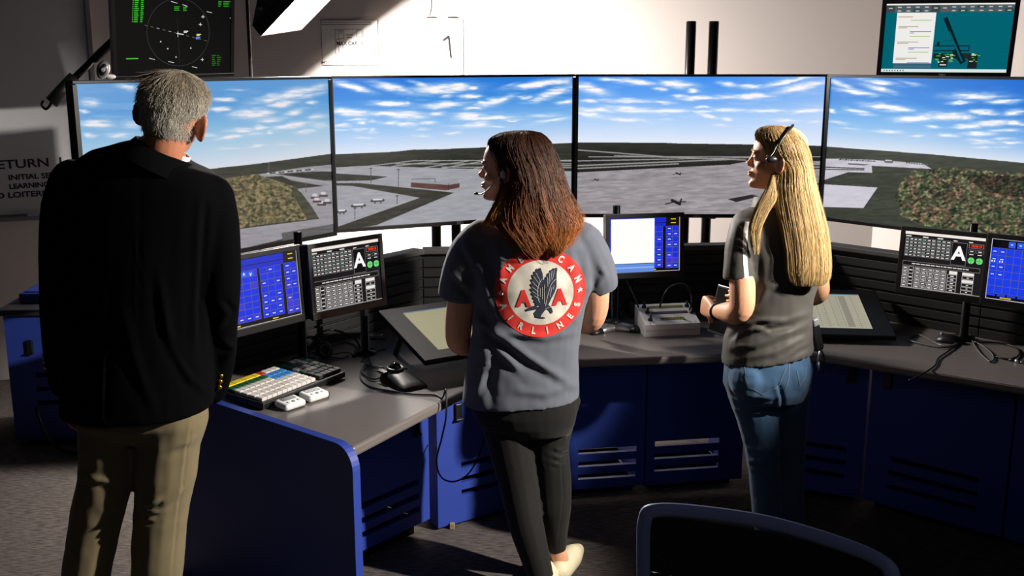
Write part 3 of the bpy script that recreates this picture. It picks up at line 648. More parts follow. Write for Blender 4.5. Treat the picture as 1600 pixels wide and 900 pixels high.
def touch_right(ui):
    C1, G = (26, 60, 232), (96, 92, 110)
    ui.r(0, 0, 1, 1, (8, 8, 14), 0)
    for a in ((0, 0, 1, .008), (0, .99, 1, 1), (0, 0, .007, 1), (.993, 0, 1, 1)): ui.r(*a, (206, 206, 214), 2)
    ui.r(.0, .145, 1, .905, G, 1)
    for i in range(11):
        for j in range(6):
            ui.r(.004+i*.091, .15+j*.126, .089+i*.091, .268+j*.126, C1, 2)
            if i < 2 and j < 4: ui.r(.03+i*.091, .20+j*.126, .068+i*.091, .215+j*.126, (210, 222, 250), 3)
            if i < 2 and j == 1: ui.r(.02+i*.091, .232+j*.126, .035+i*.091, .258+j*.126, (240, 244, 255), 3); ui.r(.05+i*.091, .232+j*.126, .065+i*.091, .258+j*.126, (240, 244, 255), 3)
    for i in range(4): ui.r(.2+.1*i, .03, .28+.1*i, .13, (40, 90, 236), 2); ui.r(.225+.1*i, .07, .25+.1*i, .085, (230, 236, 250), 3)
    for i in range(8): ui.r(.01+.12*i, .91, .11+.12*i, .945, C1, 2)
    ui.r(.17, .955, .3, .975, (226, 190, 20), 2)
def info(ui):
    W, D = (228, 224, 222), (22, 20, 22)
    ui.r(0, 0, 1, 1, (26, 24, 26), 0); ui.r(0, 0, 1, .05, (240, 232, 224), 1)
    for u0, n, wd in ((.01, 4, .052), (.225, 3, .057), (.41, 3, .058)):
        ui.r(u0+.0, .072, u0+.07, .09, W, 2)
        for j in range(6):
            v = .105+.056*j; ui.r(u0, v, u0+n*wd, v+.05, (150, 146, 146), 1); ui.r(u0+.003, v+.004, u0+n*wd-.003, v+.046, D, 2)
            for i in range(n): ui.r(u0+i*wd+.009, v+.018, u0+(i+1)*wd-.010, v+.034, W if (i+j) % 4 else (150, 190, 180), 3)
    ui.r(.60, .115, .785, .505, (150, 146, 146), 1); ui.r(.603, .12, .782, .50, (16, 14, 16), 2); ui.t('A', .692, .31, .074, (250, 250, 250), 3, .0022); ui.r(.61, .085, .66, .1, W, 2)
    ui.r(.8, .085, .85, .1, W, 2); ui.r(.805, .115, .985, .19, (150, 146, 146), 1); ui.r(.809, .12, .98, .185, (70, 10, 8), 2); ui.t('18:08:10', .895, .153, .0118, (255, 66, 34), 3, .0004)
    for i in range(2):
        ui.r(.80+.1*i, .215, .89+.1*i, .27, (120, 118, 118), 1); ui.r(.803+.1*i, .22, .887+.1*i, .265, D, 2); ui.r(.825+.1*i, .235, .865+.1*i, .25, W, 3); ui.r(.82+.1*i, .29, .87+.1*i, .303, W, 3)
        ui.disc(.848+.1*i, .40, .0125, (110, 222, 120), 2); ui.ln(.808+.1*i, .40, .888+.1*i, .40, .0012, (30, 60, 34), 3); ui.ln(.848+.1*i, .345, .848+.1*i, .455, .0012, (30, 60, 34), 3)
    ui.r(0, .52, .97, .60, (140, 136, 136), 1); ui.r(.004, .526, .966, .594, D, 2)
    x = .12
    rr = random.Random(5)
    while x < .84: l = rr.uniform(.02, .06); ui.r(x, .552, x+l, .568, W, 3); x += l+.01
    for j in range(6):
        v = .615+.062*j
        for i, (u0, u1) in enumerate(((.005, .075), (.085, .15), (.165, .235), (.245, .32), (.33, .405), (.415, .485), (.495, .565), (.58, .70))):
            if i == 1 and j % 2: continue
            hh = .118 if i == 1 else .056
            if i == 7 and j == 0: ui.r(u0+.02, v, u1, v+.056, (236, 230, 226), 1); continue
            ui.r(u0, v, u1, v+hh, (186, 182, 180), 1); ui.r(u0+.006, v+.006, u1-.006, v+hh-.006, D, 2)
            ui.r((u0+u1)/2-.02, v+hh/2-.009, (u0+u1)/2+.02, v+hh/2+.009, W, 3)
        c = (236, 230, 226) if j in (0, 2) else D
        ui.r(.76, v, .905, v+.054, (200, 196, 194), 1); ui.r(.765, v+.006, .90, v+.048, c, 2)
        if j not in (0, 2): ui.r(.82, v+.02, .845, v+.034, W, 3)
    ui.r(0, .985, 1, .995, (170, 166, 164), 1)
def pole_for(t, M, px_top, zt):
    p = M @ Vector((0, .085, 0)); q = Vector((px_top.x, px_top.y, 0))
    b = MB(); b.lathe([(.001, .7015), (.045, .7015), (.045, .713), (.0165, .717), (.0165, zt-.002), (.0155, zt), (.001, zt)], 18, M=Matrix.Translation(q)); b.build('pole', M_metal_black, t)
    b = MB(); b.tube([M @ Vector((0, .04, 0)), Vector((q.x, q.y, (M @ Vector((0, .04, 0))).z))], .014, 8); b.build('arm', M_black, t)
def cmon(name, label, pc, depth, yaw, fn, w=.34, h=.272, poleoff=0., ztop=None, bz=.018, bb=.026, group='console monitors', logo=True, pitch=-4, pole=None):
    c = at(pc[0], pc[1], depth); M = tilted(c, yaw, pitch)
    t, MS, sw, sh = panel(name, label, 'monitor', M, w, h, bz, .04, group=group, base=(c.x, c.y, .70), bb=bb)
    ui = UI(MS, sw, sh); fn(ui); ui.build(t)
    if logo:
        l = MB(); l.text('PLANAR', .008, M @ Matrix.Translation((0, -.0076, h/2-bz/2)) @ R90); l.build('logo', mat('logo_dark', (58, 58, 60), .4), t)
    p = at(*pole); pole_for(t, M, p, p.z)
    return t, M
G_ = 'console monitors'
cmon('touch_monitor', 'blue keypad monitor right beside the grey-haired man', (413, 454), 3.50, 52, touch, pole=(465, 362, 3.93))
cmon('status_monitor', 'black and white status monitor left of the long-haired woman', (543, 431), 3.74, 47, info, pole=(566, 392, 4.05))
cmon('touch_monitor', 'monitor with a blank white window between the two women', (1007.5, 384), 4.36, 12, lambda u: touch(u, True), w=.345, h=.272, pole=(963.5, 321, 4.5))
cmon('status_monitor', 'black and white status monitor right of the blonde woman', (1472, 413), 4.07, -38, info, pole=(1522, 349, 4.27))
cmon('touch_monitor', 'blue keypad monitor cut off by the right picture edge', (1612, 429), 3.80, -42, touch_right, pole=(1640, 420, 3.93))
# ------------------------------------------------------------------ console desk
A_, D_, E_, F_ = Vector((-0.4809, 3.0109)), Vector((0.0314, 3.9414)), Vector((1.1814, 4.0825)), Vector((2.6450, 3.0632))
H0, H1, H2, H3 = Vector((-1.1950, 3.5859)), Vector((-0.4035, 4.6732)), Vector((1.4427, 4.8300)), Vector((2.6973, 3.5755))
def rnd(a, b, c, r, n=7):
    p = b+(a-b).normalized()*r; q = b+(c-b).normalized()*r
    return [(1-t)**2*p+2*t*(1-t)*b+t*t*q for t in [i/(n-1) for i in range(n)]]
top = [A_]+rnd(A_, D_, E_, .18)+rnd(D_, E_, F_, .12)+[F_]+[h+(h-Vector((.4, 3.4))).normalized()*.05 for h in (H3, H2, H1)]+[H0+(H0-A_).normalized()*.0+(H0-Vector((.4, 3.4))).normalized()*.02]
b = MB(); b.prism(top, .665, .70, bev=.009)
for gx, gy in ((742, 522), (1520, 500)):
    pass
desk = b.build('worktop', M_top, None, (.4, 4.05, .665)); tag(desk, 'curved grey console worktop running round under all the monitors', 'worktop')
# end panel: blue, rounded at the top front corner
ed = (H0-A_).normalized(); ep = Vector((-ed.y, ed.x))     # ep points away from the desk, towards the viewer's left
if ep.dot(Vector((-1, -1))) < 0: ep = -ep
L_ = (H0-A_).length+.03
prof = [(-.03, 0), (-.03, .64)]+[(-.03+.075*(1-math.cos(a)), .64+.075*math.sin(a)) for a in [math.pi/2*i/8 for i in range(1, 9)]]+[(L_, .715), (L_, 0)]
def xsec(off): return [(A_.x+ed.x*s+ep.x*off, A_.y+ed.y*s+ep.y*off, z) for s, z in prof]
b = MB(); r0, r1 = xsec(.002), xsec(.032); n = len(prof)
b.add(r0+r1, [[i, (i+1) % n, n+(i+1) % n, n+i] for i in range(n)]+[list(range(n))[::-1], list(range(n, 2*n))])
o = b.build('end_panel', M_blue, None, (A_.x, A_.y, 0)); tag(o, 'blue rounded end panel closing the near left end of the console', 'panel')

M_dull = mat('dull_black', (8, 8, 8), 1., spec=0.)
def cabinet(name, p0, ang, w, label, slots, srange, handle=None, z0=.045, z1=.662, depth=.34, back=1):
    d = dirv(ang); M = frame(Vector((p0[0], p0[1], 0)), d)     # x along, y into the cabinet
    t = thing(name, label, 'cabinet', (p0[0]+d.x*w/2, p0[1]+d.y*w/2, 0), 'blue console cabinets')
    b = MB(); th = .02; u0, u1 = srange; hs = .0115
    zs = sorted(slots); prev = z0
    def piece(x0, x1, a, c): 
        if c-a > 1e-4 and x1-x0 > 1e-4: b.box(((x0+x1)/2, th/2, (a+c)/2), (x1-x0, th, c-a), M=M)
    for z in zs: piece(0, w, prev, z-hs); piece(0, u0, z-hs, z+hs); piece(u1, w, z-hs, z+hs); prev = z+hs
    piece(0, w, prev, z1)
    fpn = b.build('front_panel', M_blue, t)
    for x in (.01, w-.01): b = MB(); b.box((x, th+depth/2, (z0+z1)/2), (.02, depth, z1-z0), M=M); b.build('side_panel', M_blue, t)
    zb = z1 if back else .085
    if zb > z0: b = MB(); b.box((w/2, th+depth-.008, (z0+zb)/2), (w-.042, .012, zb-z0), M=M); b.build('back_panel', M_dull, t)
    b = MB(); b.box((w/2, .06+depth/2, z0/2+.001), (w-.06, depth, z0), M=M); b.build('plinth', M_dull, t)
    if handle:
        u, z = handle; b = MB(); b.box((u, -.004, z), (.030, .016, .070), .004, M=M); b.box((u, -.010, z-.03), (.034, .02, .008), .002, M=M); b.build('handle', M_black, fpn)
    return M, t
def onw(px, py, p0, ang):                                 # photo pixel -> (u,z) on a cabinet face
    d = dirv(ang); n = Vector((d.y, -d.x, 0)); P = onplane(px, py, Vector((p0[0], p0[1], 0)), n); return (P-Vector((p0[0], p0[1], 0))).dot(d), P.z
cA = (-.325-.632*.74, 3.88-.775*.74); aA = 50.8
zz = [onw(655, py, cA, aA)[1] for py in (752, 774, 795)]; hA = onw(649, 667, cA, aA)
cabinet('console_cabinet', cA, aA, .74, 'lit blue cabinet with three slots beside the rounded end panel', zz, (.12, onw(655, 752, cA, aA)[0]), hA, z0=.07, depth=.22)
cB = (-.295, 3.916); aB = 34
zB = [onw(721, py, cB, aB)[1] for py in (727, 750, 770)]; hB = onw(715, 643, cB, aB)
cabinet('console_cabinet', cB, aB, .50, 'blue corner cabinet behind the long-haired woman\'s legs', zB, (onw(721, 750, cB, aB)[0], .44), hB, z0=.012, depth=.10)
cC = (.135, 4.205); aC = 9.5
zC = [.215, .157, .10]
cabinet('console_cabinet', cC, aC, .44, 'dark blue slotted cabinet right of the long-haired woman\'s legs', zC, (.15, .405), None, back=0)
cD = (cC[0]+.447*math.cos(math.radians(aC)), cC[1]+.447*math.sin(math.radians(aC)))
cabinet('console_cabinet', cD, aC, .44, 'dark blue slotted cabinet in the middle, left of the blonde woman\'s legs', [.23, .172, .115], (.04, .33), None, back=0)
cE = (cD[0]+.447*math.cos(math.radians(aC)), cD[1]+.447*math.sin(math.radians(aC)))
cabinet('console_cabinet', (cE[0]+.02, cE[1]-.02), -25, .47, 'dark blue slotted cabinet right behind the blonde woman\'s legs', [.25, .19, .13], (.10, .40), (.40, .58))
q = Vector((cE[0]+.02, cE[1]-.02, 0))+dirv(-25)*.48
cabinet('console_cabinet', (q.x, q.y), -41, .55, 'dark blue slotted cabinet under the right worktop', [.25, .19, .13], (.10, .45), (.07, .58))
q2 = q+dirv(-41)*.56
cabinet('console_cabinet', (q2.x, q2.y), -41, .55, 'dark blue slotted cabinet at the right end of the console', [.25, .19, .13], (.10, .45), (.07, .58))
# small levelling block on the carpet before the corner cabinet
pp = onz(707, 824, 0); b = MB(); b.box((pp.x, pp.y-.012, .012), (.02, .02, .024), .002); o = b.build('levelling_block', mat('beige_block', (150, 128, 104), .7), None, (pp.x, pp.y, 0)); tag(o, 'tiny beige block on the carpet before the corner cabinet', 'block')

# cabinet standing on its own far left
M = frame(at(27, 705, 4.86), dirv(4)); p = at(27, 705, 4.86)
cabinet('side_cabinet', (p.x, 4.86), 4, .95, 'dark blue cabinet behind the grey-haired man, below the whiteboard', [.36, .29, .22], (.12, .26), (.11, .50), z0=.03, z1=.66, depth=.45)
b = MB(); Ms = frame(Vector((p.x, 4.86, 0)), dirv(4)); b.box((.48, .23, .676), (1.0, .52, .03), .006, M=Ms); o = b.build('side_worktop', mat('dark_top', (44, 44, 52), .5), None, Ms @ Vector((.48, .23, .661))); tag(o, 'dark top board on the cabinet below the whiteboard', 'worktop')
b = MB(); b.box((.14, .2, .717), (.2, .2, .05), .008, M=Ms); b.box((.14, .2, .744), (.16, .16, .008), .002, M=Ms); o = b.build('equipment_box', M_blue, None, Ms @ Vector((.14, .2, .692))); tag(o, 'small dark blue box on top of the far left cabinet', 'box')
wire('floor_cable', [Ms @ Vector((.12, -.03, .20)), Ms @ Vector((.2, -.10, .06)), Ms @ Vector((.32, -.14, .012)), Ms @ Vector((.45, -.10, .05)), Ms @ Vector((.5, -.03, .16))], .008, 'black cable looping to the floor at the far left cabinet', 'cable')

# ------------------------------------------------------------------ slat walls behind the worktop
def slat(p, q, label, zt=1.014):
    d3 = Vector((q.x-p.x, q.y-p.y, 0)); w = d3.length; M = frame(Vector((p.x, p.y, 0)), d3)
    t = thing('slat_wall', label, 'slat wall', (p.x+d3.x/2, p.y+d3.y/2, .70), 'slat walls behind the worktop')
    b = MB(); b.box((w/2, .022, (.7005+zt-.02)/2), (w+.03, .02, zt-.7205), M=M)
    z = .7015
    while z < zt-.05: b.box((w/2, .006, z+.018), (w-.004, .014, .036), .002, M=M); z += .0455
    b.build('slats', M_slat, t)
    b = MB(); b.box((w/2, .018, zt-.012), (w, .075, .024), .005, M=M); b.build('cap', mat('cap_grey', (62, 60, 60), .6, vary=(500, .35)), t)
mid = H1.lerp(H2, .52)
slat(H0, H1, 'black slat wall behind the left monitors')
slat(H1, mid, 'black slat wall behind the long-haired woman')
slat(mid, H2, 'black slat wall between the two women')
slat(H2, H2.lerp(H3, .42), 'black slat wall right of the blonde woman')
slat(H2.lerp(H3, .42), H3, 'black slat wall behind the right-hand monitors')

# ------------------------------------------------------------------ things on the worktop
ZD = .7005
# keyboard
kd = dirv(59.7); k0 = onz(411, 634, .72); MK = frame(Vector((k0.x, k0.y, ZD)), kd) @ Matrix.Rotation(math.radians(4), 4, 'X')
t = thing('keyboard', 'long black keyboard with coloured keys at the left end of the worktop', 'keyboard', MK @ Vector((.215, .11, 0)))
b = MB(); b.prism([(0, 0), (.43, 0), (.43, .225), (0, .225)], .004, .026, M=MK, bev=.004); b.build('case', M_black, t)
b = MB(); KM = [mat('key_white', (214, 208, 202), .5), mat('key_yellow', (228, 200, 40), .5), mat('key_green', (26, 84, 44), .5), mat('key_blue', (64, 132, 200), .5), mat('key_red', (190, 40, 36), .5), mat('key_dark', (38, 40, 42), .5)]
def key(x, y, w_, h_, m): b.box((x+w_/2, y+h_/2, .032), (w_, h_, .013), .002, m, MK, 1)
kw = .0235; x0 = .012
for r in range(6):
    y = .016+r*.0335
    for i in range(11):
        x = x0+i*(kw+.0012)
        if r <= 2: m = 0
        elif r == 3: m = 0 if i < 7 else 3
        elif r == 4: m = 2 if i < 7 else 3
        else: m = 1 if i < 7 else (4 if i < 8 else 0)
        if r == 5 and i < 6 and i % 2: continue
        key(x, y, kw*(2.05 if r == 5 and i < 6 else 1), .029, m)
rr = random.Random(3)
for r in range(6):
    for i in range(5): key(.302+i*(kw+.0012), .016+r*.0335, kw, .029, rr.choice([2, 2, 5, 5, 0]) if 1 < r < 6 else 5)
b.build('keys', KM, t)
# timers
for px, py, lab, rot in ((453, 632, 'white kitchen timer nearest the end panel, beside the coloured keyboard', 52), (490, 619, 'white kitchen timer with black clip, between its twin and the trackball', 50)):
    c = onz(px, py, .7100); c.z = ZD; Mt = frame(c, dirv(rot)) @ Matrix.Rotation(math.radians(7), 4, 'X')
    t = thing('timer', lab, 'timer', c, 'white timers on the worktop')
    b = MB(); b.box((0, 0, .016), (.088, .066, .024), .010, M=Mt, seg=4); b.build('case', M_white, t)
    b = MB(); b.box((0, .012, .0285), (.058, .022, .002), .0008, M=Mt); b.build('display', mat('lcd', (74, 78, 74), .25), t)
    for i in range(3):
        b = MB(); b.lathe([(.001, 0), (.0065, 0), (.006, .002), (.001, .0026)], 14, M=Mt @ Matrix.Translation((-.022+.022*i, -.016, .0278))); b.build('button', M_grey if i == 1 else mat('button_white', (196, 196, 198), .4), t)
    if 'black clip' in lab: b = MB(); b.box((.041, -.012, .014), (.012, .034, .022), .003, M=Mt); b.build('clip', M_black, t)
    else: b = MB(); b.box((0, -.033, .004), (.07, .006, .006), .002, M=Mt); b.build('stand', M_black, t)
# trackball
c = onz(625, 592, .7150); c.z = ZD; MTb = frame(c, dirv(-52))      # x towards the wrist
t = thing('trackball', 'black trackball mouse in front of the left pen display', 'trackball', c)
def rr_ring(x, w_, h_, e=2.6, n=20):
    out = []
    for k in range(n):
        a = 2*math.pi*k/n; s, co = math.sin(a), math.cos(a)
        y = w_*math.copysign(abs(co)**(2/e), co); z = max(0, h_*math.copysign(abs(s)**(2/e), s)); out.append((x, y, z+.0005))
    return out
b = MB(); b.loft([rr_ring(-.075, .036, .022), rr_ring(-.07, .044, .034), rr_ring(-.045, .050, .046), rr_ring(-.01, .052, .044), rr_ring(.03, .054, .034), rr_ring(.075, .056, .022), rr_ring(.1, .054, .014), rr_ring(.106, .048, .009)], M=MTb); b.build('body', M_black, t)
b = MB(); b.lathe([(.027, -.004), (.0315, -.004), (.0315, .004), (.028, .007), (.0255, .004)], 28, M=MTb @ Matrix.Translation((-.032, 0, .046)) @ Matrix.Rotation(math.radians(4), 4, 'Y')); b.build('ring', mat('ring_grey', (64, 64, 68), .35), t)
b = MB(); b.ball((-.032, 0, .046), .0235, M=MTb, n=24); b.build('ball', mat('ball_black', (10, 10, 12), .08), t)
for s in (-1, 1):
    b = MB(); b.box((-.052, s*.034, .043), (.05, .022, .006), .002, M=MTb @ Matrix.Rotation(math.radians(-s*8), 4, 'X')); b.build('button', mat('button_dark', (28, 28, 31), .3), t)
tb = MTb @ Vector((-.078, 0, .012))
wire('trackball_cable', [tb, onz(572, 570, .7060), onz(563, 588, .7040), onz(576, 603, .7040), onz(610, 611, .7040), onz(650, 616, .7040), onz(680, 617, .7040), onz(691, 622, .7060), Vector((*onz(697, 632, .6900)[:2], .742)), onz(697, 650, .66), at(690, 685, 3.52), at(682, 720, 3.52), at(690, 746, 3.53), at(712, 752, 3.56), at(736, 735, 3.62), at(756, 690, 3.68), at(760, 650, 3.76)], .0032, 'thin black trackball cable hanging in a loop over the worktop edge', 'cable')
wire('coiled_cable', [onz(600, 575, .7050), onz(575, 572, .7070), onz(566, 582, .7070), onz(582, 592, .7070), onz(596, 590, .7070)], .003, 'coil of black cable behind the trackball', 'cable')

# pen displays
def pen_display(name, label, o, ang, tilt, w, h, fn, bz=(.085, .06)):
    d = dirv(ang); M = frame(o, d) @ Matrix.Rotation(math.radians(tilt), 4, 'X')      # x along front edge, y up the slope, z normal
    c = M @ Vector((w/2, h/2, 0)); t = thing(name, label, 'pen display', (c.x, c.y, ZD), 'pen displays on the worktop')
    b = MB(); b.prism([(0, 0), (w, 0), (w, h), (0, h)], -.022, 0, M=M, bev=.005); b.build('case', mat('pen_case', (20, 19, 20), .6, spec=.2), t)
    MS = M @ Matrix.Translation((bz[0], bz[1], .0004)) @ Matrix.Rotation(-math.pi/2, 4, 'X')
    ui = UI(MS, w-2*bz[0], h-bz[1]-.05); fn(ui); ui.build(t)
    for x in (.07, w-.07):
        top_ = M @ Vector((x, h*.72, -.02)); bot = Vector((top_.x+(-math.sin(math.radians(ang)))*.10, top_.y+math.cos(math.radians(ang))*.10, ZD+.006)); b = MB(); b.tube([top_, bot], .012, 8); b.build('leg', M_black, t)
    return M
def strips(ui):
    ui.r(0, 0, 1, 1, (176, 170, 132), 0, .75)
    for i in range(24): ui.r(0, .03+i*.04, 1, .032+i*.04, (150, 146, 112), 1)
    ui.r(0, 0, 1, .025, (96, 112, 140), 2); ui.r(.22, .50, .75, .52, (44, 100, 150), 2)
    ui.r(.16, .80, .42, .97, (196, 192, 160), 1)
    for i in range(4):
        for j in range(3): ui.r(.18+i*.06, .83+j*.045, .2+i*.06, .845+j*.045, (140, 136, 108), 2)
def table(ui):
    ui.r(0, 0, 1, 1, (206, 200, 176), 0, .62); ui.r(0, 0, 1, .03, (70, 110, 130), 2)
    for i in range(16):
        ui.r(.02, .07+i*.056, .97, .073+i*.056, (104, 100, 88), 1)
        for j in range(7): ui.r(.05+j*.11, .09+i*.056, .11+j*.11, .104+i*.056, (150, 146, 128), 1)
    for j in range(14): ui.r(.03+j*.068, .05, .033+j*.068, .97, (104, 100, 88), 1)
    for i in range(16): ui.r(.80, .078+i*.056, .86, .118+i*.056, (128, 124, 110), 2)
MP1 = pen_display('pen_display', 'tilted black pen display with olive page left of the long-haired woman', Vector((*onz(665, 585, .7350)[:2], .785)), 32, 15, .65, .415, strips)
p2 = onz(1401, 533, .715)
MP2 = pen_display('pen_display', 'tilted black pen display with ruled table right of the blonde woman', Vector((p2.x-.64*math.cos(math.radians(-6)), p2.y+.64*math.sin(math.radians(6)), .735)), -6, 14, .64, .43, table)

# white switch box
fd = dirv(10); x0_ = onz(1008, 527, .70); MB_ = frame(Vector((x0_.x, x0_.y, ZD)), fd); w = .243
t = thing('switch_box', 'white sloping switch box with black knobs between the two women', 'switch box', MB_ @ Vector((w/2, .08, 0)))
sec = [(0, 0), (0, .052), (.16, .104), (.16, 0)]
b = MB(); b.add([(0, y, z) for y, z in sec]+[(w, y, z) for y, z in sec], [[0, 1, 2, 3], [7, 6, 5, 4], [0, 4, 5, 1], [1, 5, 6, 2], [2, 6, 7, 3], [3, 7, 4, 0]], M=MB_); b.build('case', M_white, t)
b = MB(); b.box((w/2, -.0006, .026), (w-.002, .001, .0012), M=MB_); b.build('seam', M_grey, t)
MSl = MB_ @ Matrix.Translation((0, 0, .052)) @ Matrix.Rotation(math.atan2(.052, .16), 4, 'X'); sl = math.hypot(.16, .052)
for i, (u0, u1, v, cc) in enumerate(((.2, .86, .83, (150, 140, 52)), (.2, .88, .55, (86, 58, 84)), (.32, .76, .26, (160, 148, 50)))):
    b = MB(); b.box((w*(u0+u1)/2, sl*v, .001), (w*(u1-u0), .018, .002), M=MSl)
    x = w*u0+.008; rq = random.Random(i)
    while x < w*u1-.012: l = rq.uniform(.004, .012); b.box((x+l/2, sl*v, .0022), (l, .006, .0008), 0, 1, MSl); x += l+.004
    b.build('label_strip', [mat('label_%d' % i, cc, .5), mat('label_ink', (52, 48, 40), .6)], t)
for u, v in ((.14, .86), (.15, .58), (.13, .22), (.93, .82), (.95, .5)):
    b = MB(); b.lathe([(.001, 0), (.0105, 0), (.0095, .008), (.004, .010), (.004, .02), (.0065, .024), (.001, .027)], 14, M=MSl @ Matrix.Translation((w*u, sl*v, 0))); b.build('knob', M_black, t)
for u, v in ((.1, .06), (.93, .06), (.93, .95), (.07, .95)): b = MB(); b.lathe([(.001, 0), (.0028, 0), (.002, .0012), (.001, .0012)], 10, M=MSl @ Matrix.Translation((w*u, sl*v, 0))); b.build('screw', M_grey, t)
wire('box_cable', [MB_ @ Vector((.10, .17, .03)), at(1037, 462, 4.42), at(1050, 447, 4.44), at(1068, 444, 4.44), at(1079, 458, 4.44), at(1080, 478, 4.42), MB_ @ Vector((.24, .2, .006)), MB_ @ Vector((.3, .2, .005))], .004, 'black cable arching behind the white switch box', 'cable')

# conference speakerphone
c = onz(957, 509, .7150); c.z = ZD; Mp = frame(c, dirv(20))
t = thing('speakerphone', 'silver and black three-armed speakerphone beside the white switch box', 'speakerphone', c)
def lobe(ang, L, w0, w1, h, m, name, z0=0.):
    b = MB(); R = Mp @ Matrix.Rotation(math.radians(ang), 4, 'Z')
    b.loft([[(x, yy, z+z0) for (x, yy, z) in rr_ring(x_, w_, h_)] for x_, w_, h_ in ((-.01, w0*.8, h*1.1), (.02, w0, h*1.15), (L*.6, (w0+w1)/2, h), (L, w1, h*.7), (L+.008, w1*.7, h*.4))], M=R); return b.build(name, m, t)
for a in (200, 320, 80): lobe(a, .105, .036, .030, .030, M_silver, 'arm'); 
for a in (200, 320, 80):
    b = MB(); R = Mp @ Matrix.Rotation(math.radians(a), 4, 'Z'); b.loft([[(x, yy, z) for (x, yy, z) in rr_ring(x_, w_, h_)] for x_, w_, h_ in ((.085, .034, .024), (.12, .033, .022), (.138, .026, .014), (.142, .018, .008))], M=R); b.build('arm_tip', M_black, t)
b = MB(); b.lathe([(.001, .03), (.034, .03), (.038, .036), (.032, .043), (.001, .047)], 24, M=Mp); b.build('grille', M_black, t)
# power adapters and loose leads behind it
for (px, py, w_, h_, lab) in ((988, 480, .05, .075, 'black power adapter leaning behind the white switch box'), (962, 484, .06, .045, 'black power adapter behind the speakerphone, below the white-window monitor')):
    c = onz(px, py+14, ZD); Mq = frame(Vector((c.x, c.y, ZD)), dirv(12)); t = thing('power_adapter', lab, 'adapter', c, 'power adapters behind the speakerphone')
    b = MB(); b.box((0, 0, h_/2), (w_, .04, h_), .006, M=Mq); b.build('body', M_black, t)
    b = MB()
    for s in (-1, 1): b.box((s*.008, -.026, h_*.45), (.005, .014, .003), M=Mq)
    b.build('prongs', M_silver, t)
wire('adapter_lead', [onz(945, 500, .7050), onz(955, 488, .7200), onz(975, 478, .7500), onz(990, 468, .7700), onz(1000, 478, .7300), onz(985, 490, .7060)], .0035, 'black lead curling between the power adapters', 'cable')
wire('monitor_lead', [at(975, 428, 4.40), at(982, 445, 4.42), at(990, 462, 4.42), at(998, 480, 4.42)], .004, 'black lead hanging under the white-window monitor', 'cable')

# headset lying on the left worktop
c = onz(507, 551, .7200); c.z = ZD; t = thing('headset', 'black headset with ear cushion lying behind the coloured keyboard', 'headset', c)
Mh = frame(Vector((c.x, c.y, ZD+.030)), dirv(30)) @ Matrix.Rotation(math.radians(62), 4, 'X')
b = MB(); b.lathe([(.012, -.010), (.027, -.010), (.033, -.003), (.033, .006), (.026, .012), (.012, .012), (.010, .004), (.010, -.004)], 24, M=Mh); b.build('ear_cushion', M_rubber, t)
b = MB(); b.lathe([(.001, -.022), (.02, -.022), (.026, -.011), (.001, -.011)], 24, M=Mh); b.build('ear_cup', M_black, t)
b = MB(); hb = [Mh @ Vector((0, .03, -.01)), c+Vector((-.03, .02, .085)), c+Vector((.02, .085, .09)), c+Vector((.10, .11, .05)), c+Vector((.13, .09, .008))]; b.tube(smooth_pts(hb, 6), .004, 8); b.build('headband', M_metal_black, t)
b = MB(); bo = [Mh @ Vector((.02, -.02, -.012)), onz(525, 553, .7160), onz(543, 551, .7160), onz(553, 556, .7140)]; b.tube(smooth_pts(bo, 6), .0025, 6); b.ball(bo[-1], .009, n=10); b.build('microphone_boom', M_rubber, t)
G4 = 'loose cables on the left worktop'
for pts, lab in (([(495, 545), (470, 560), (450, 566), (425, 567), (412, 572), (405, 578)], 'thin black lead running left from the lying headset'),
                 ([(520, 540), (535, 535), (550, 537), (562, 545), (575, 556), (580, 570)], 'black lead curving from the headset to the trackball'),
                 ([(412, 558), (407, 563), (416, 570), (415, 575)], 'short black hooked lead beside the man\'s sleeve'),
                 ([(530, 527), (560, 527), (585, 529), (602, 530)], 'black lead lying under the pen display at the back left'),
                 ([(455, 552), (475, 549), (500, 553), (530, 560), (545, 556)], 'black lead crossing under the lying headset'),
                 ([(604, 545), (585, 549), (568, 556), (565, 565)], 'black lead from the left pen display leg')):
    wire('loose_cable', [onz(x, y, .7040) for x, y in pts], .003, lab, 'cable', G4)
b = MB(); g = onz(588, 523, ZD); b.lathe([(.016, .0), (.028, .0), (.028, .003), (.016, .003)], 24, M=Matrix.Translation((g.x, g.y, ZD))); o = b.build('cable_grommet', M_silver, None, g); tag(o, 'round silver cable grommet in the worktop beside the left pen display', 'grommet')
wire('silver_lead', [onz(537, 513, .7070), onz(548, 509, .7120), onz(565, 510, .7120), onz(578, 507, .7200)], .004, 'pale lead at the back of the left worktop', 'cable', m=M_silver)

# right worktop: mouse, keyboard, cables
c = onz(1483, 531, ZD+.01); c.z = ZD; Mm = frame(c, dirv(-32)); t = thing('mouse', 'small black computer mouse on the right worktop', 'mouse', c)
b = MB(); b.loft([rr_ring(x, w_, h_, 2.2) for x, w_, h_ in ((-.05, .012, .010), (-.044, .024, .02), (-.02, .031, .032), (.01, .031, .034), (.035, .027, .026), (.048, .016, .012))], M=Mm); b.build('body', M_black, t)
b = MB(); b.cyl(Mm @ Vector((-.030, -.003, .030)), Mm @ Vector((-.030, .003, .030)), .008, 14); b.build('scroll_wheel', M_grey, t)
c = onz(1478, 505, ZD); Mk2 = frame(Vector((c.x, c.y, ZD)), dirv(-38)) @ Matrix.Rotation(math.radians(4), 4, 'X'); t = thing('keyboard', 'plain black keyboard below the right status monitor', 'keyboard', c)
b = MB(); b.box((0, 0, .013), (.34, .11, .018), .004, M=Mk2); b.build('case', M_black, t)
b = MB()
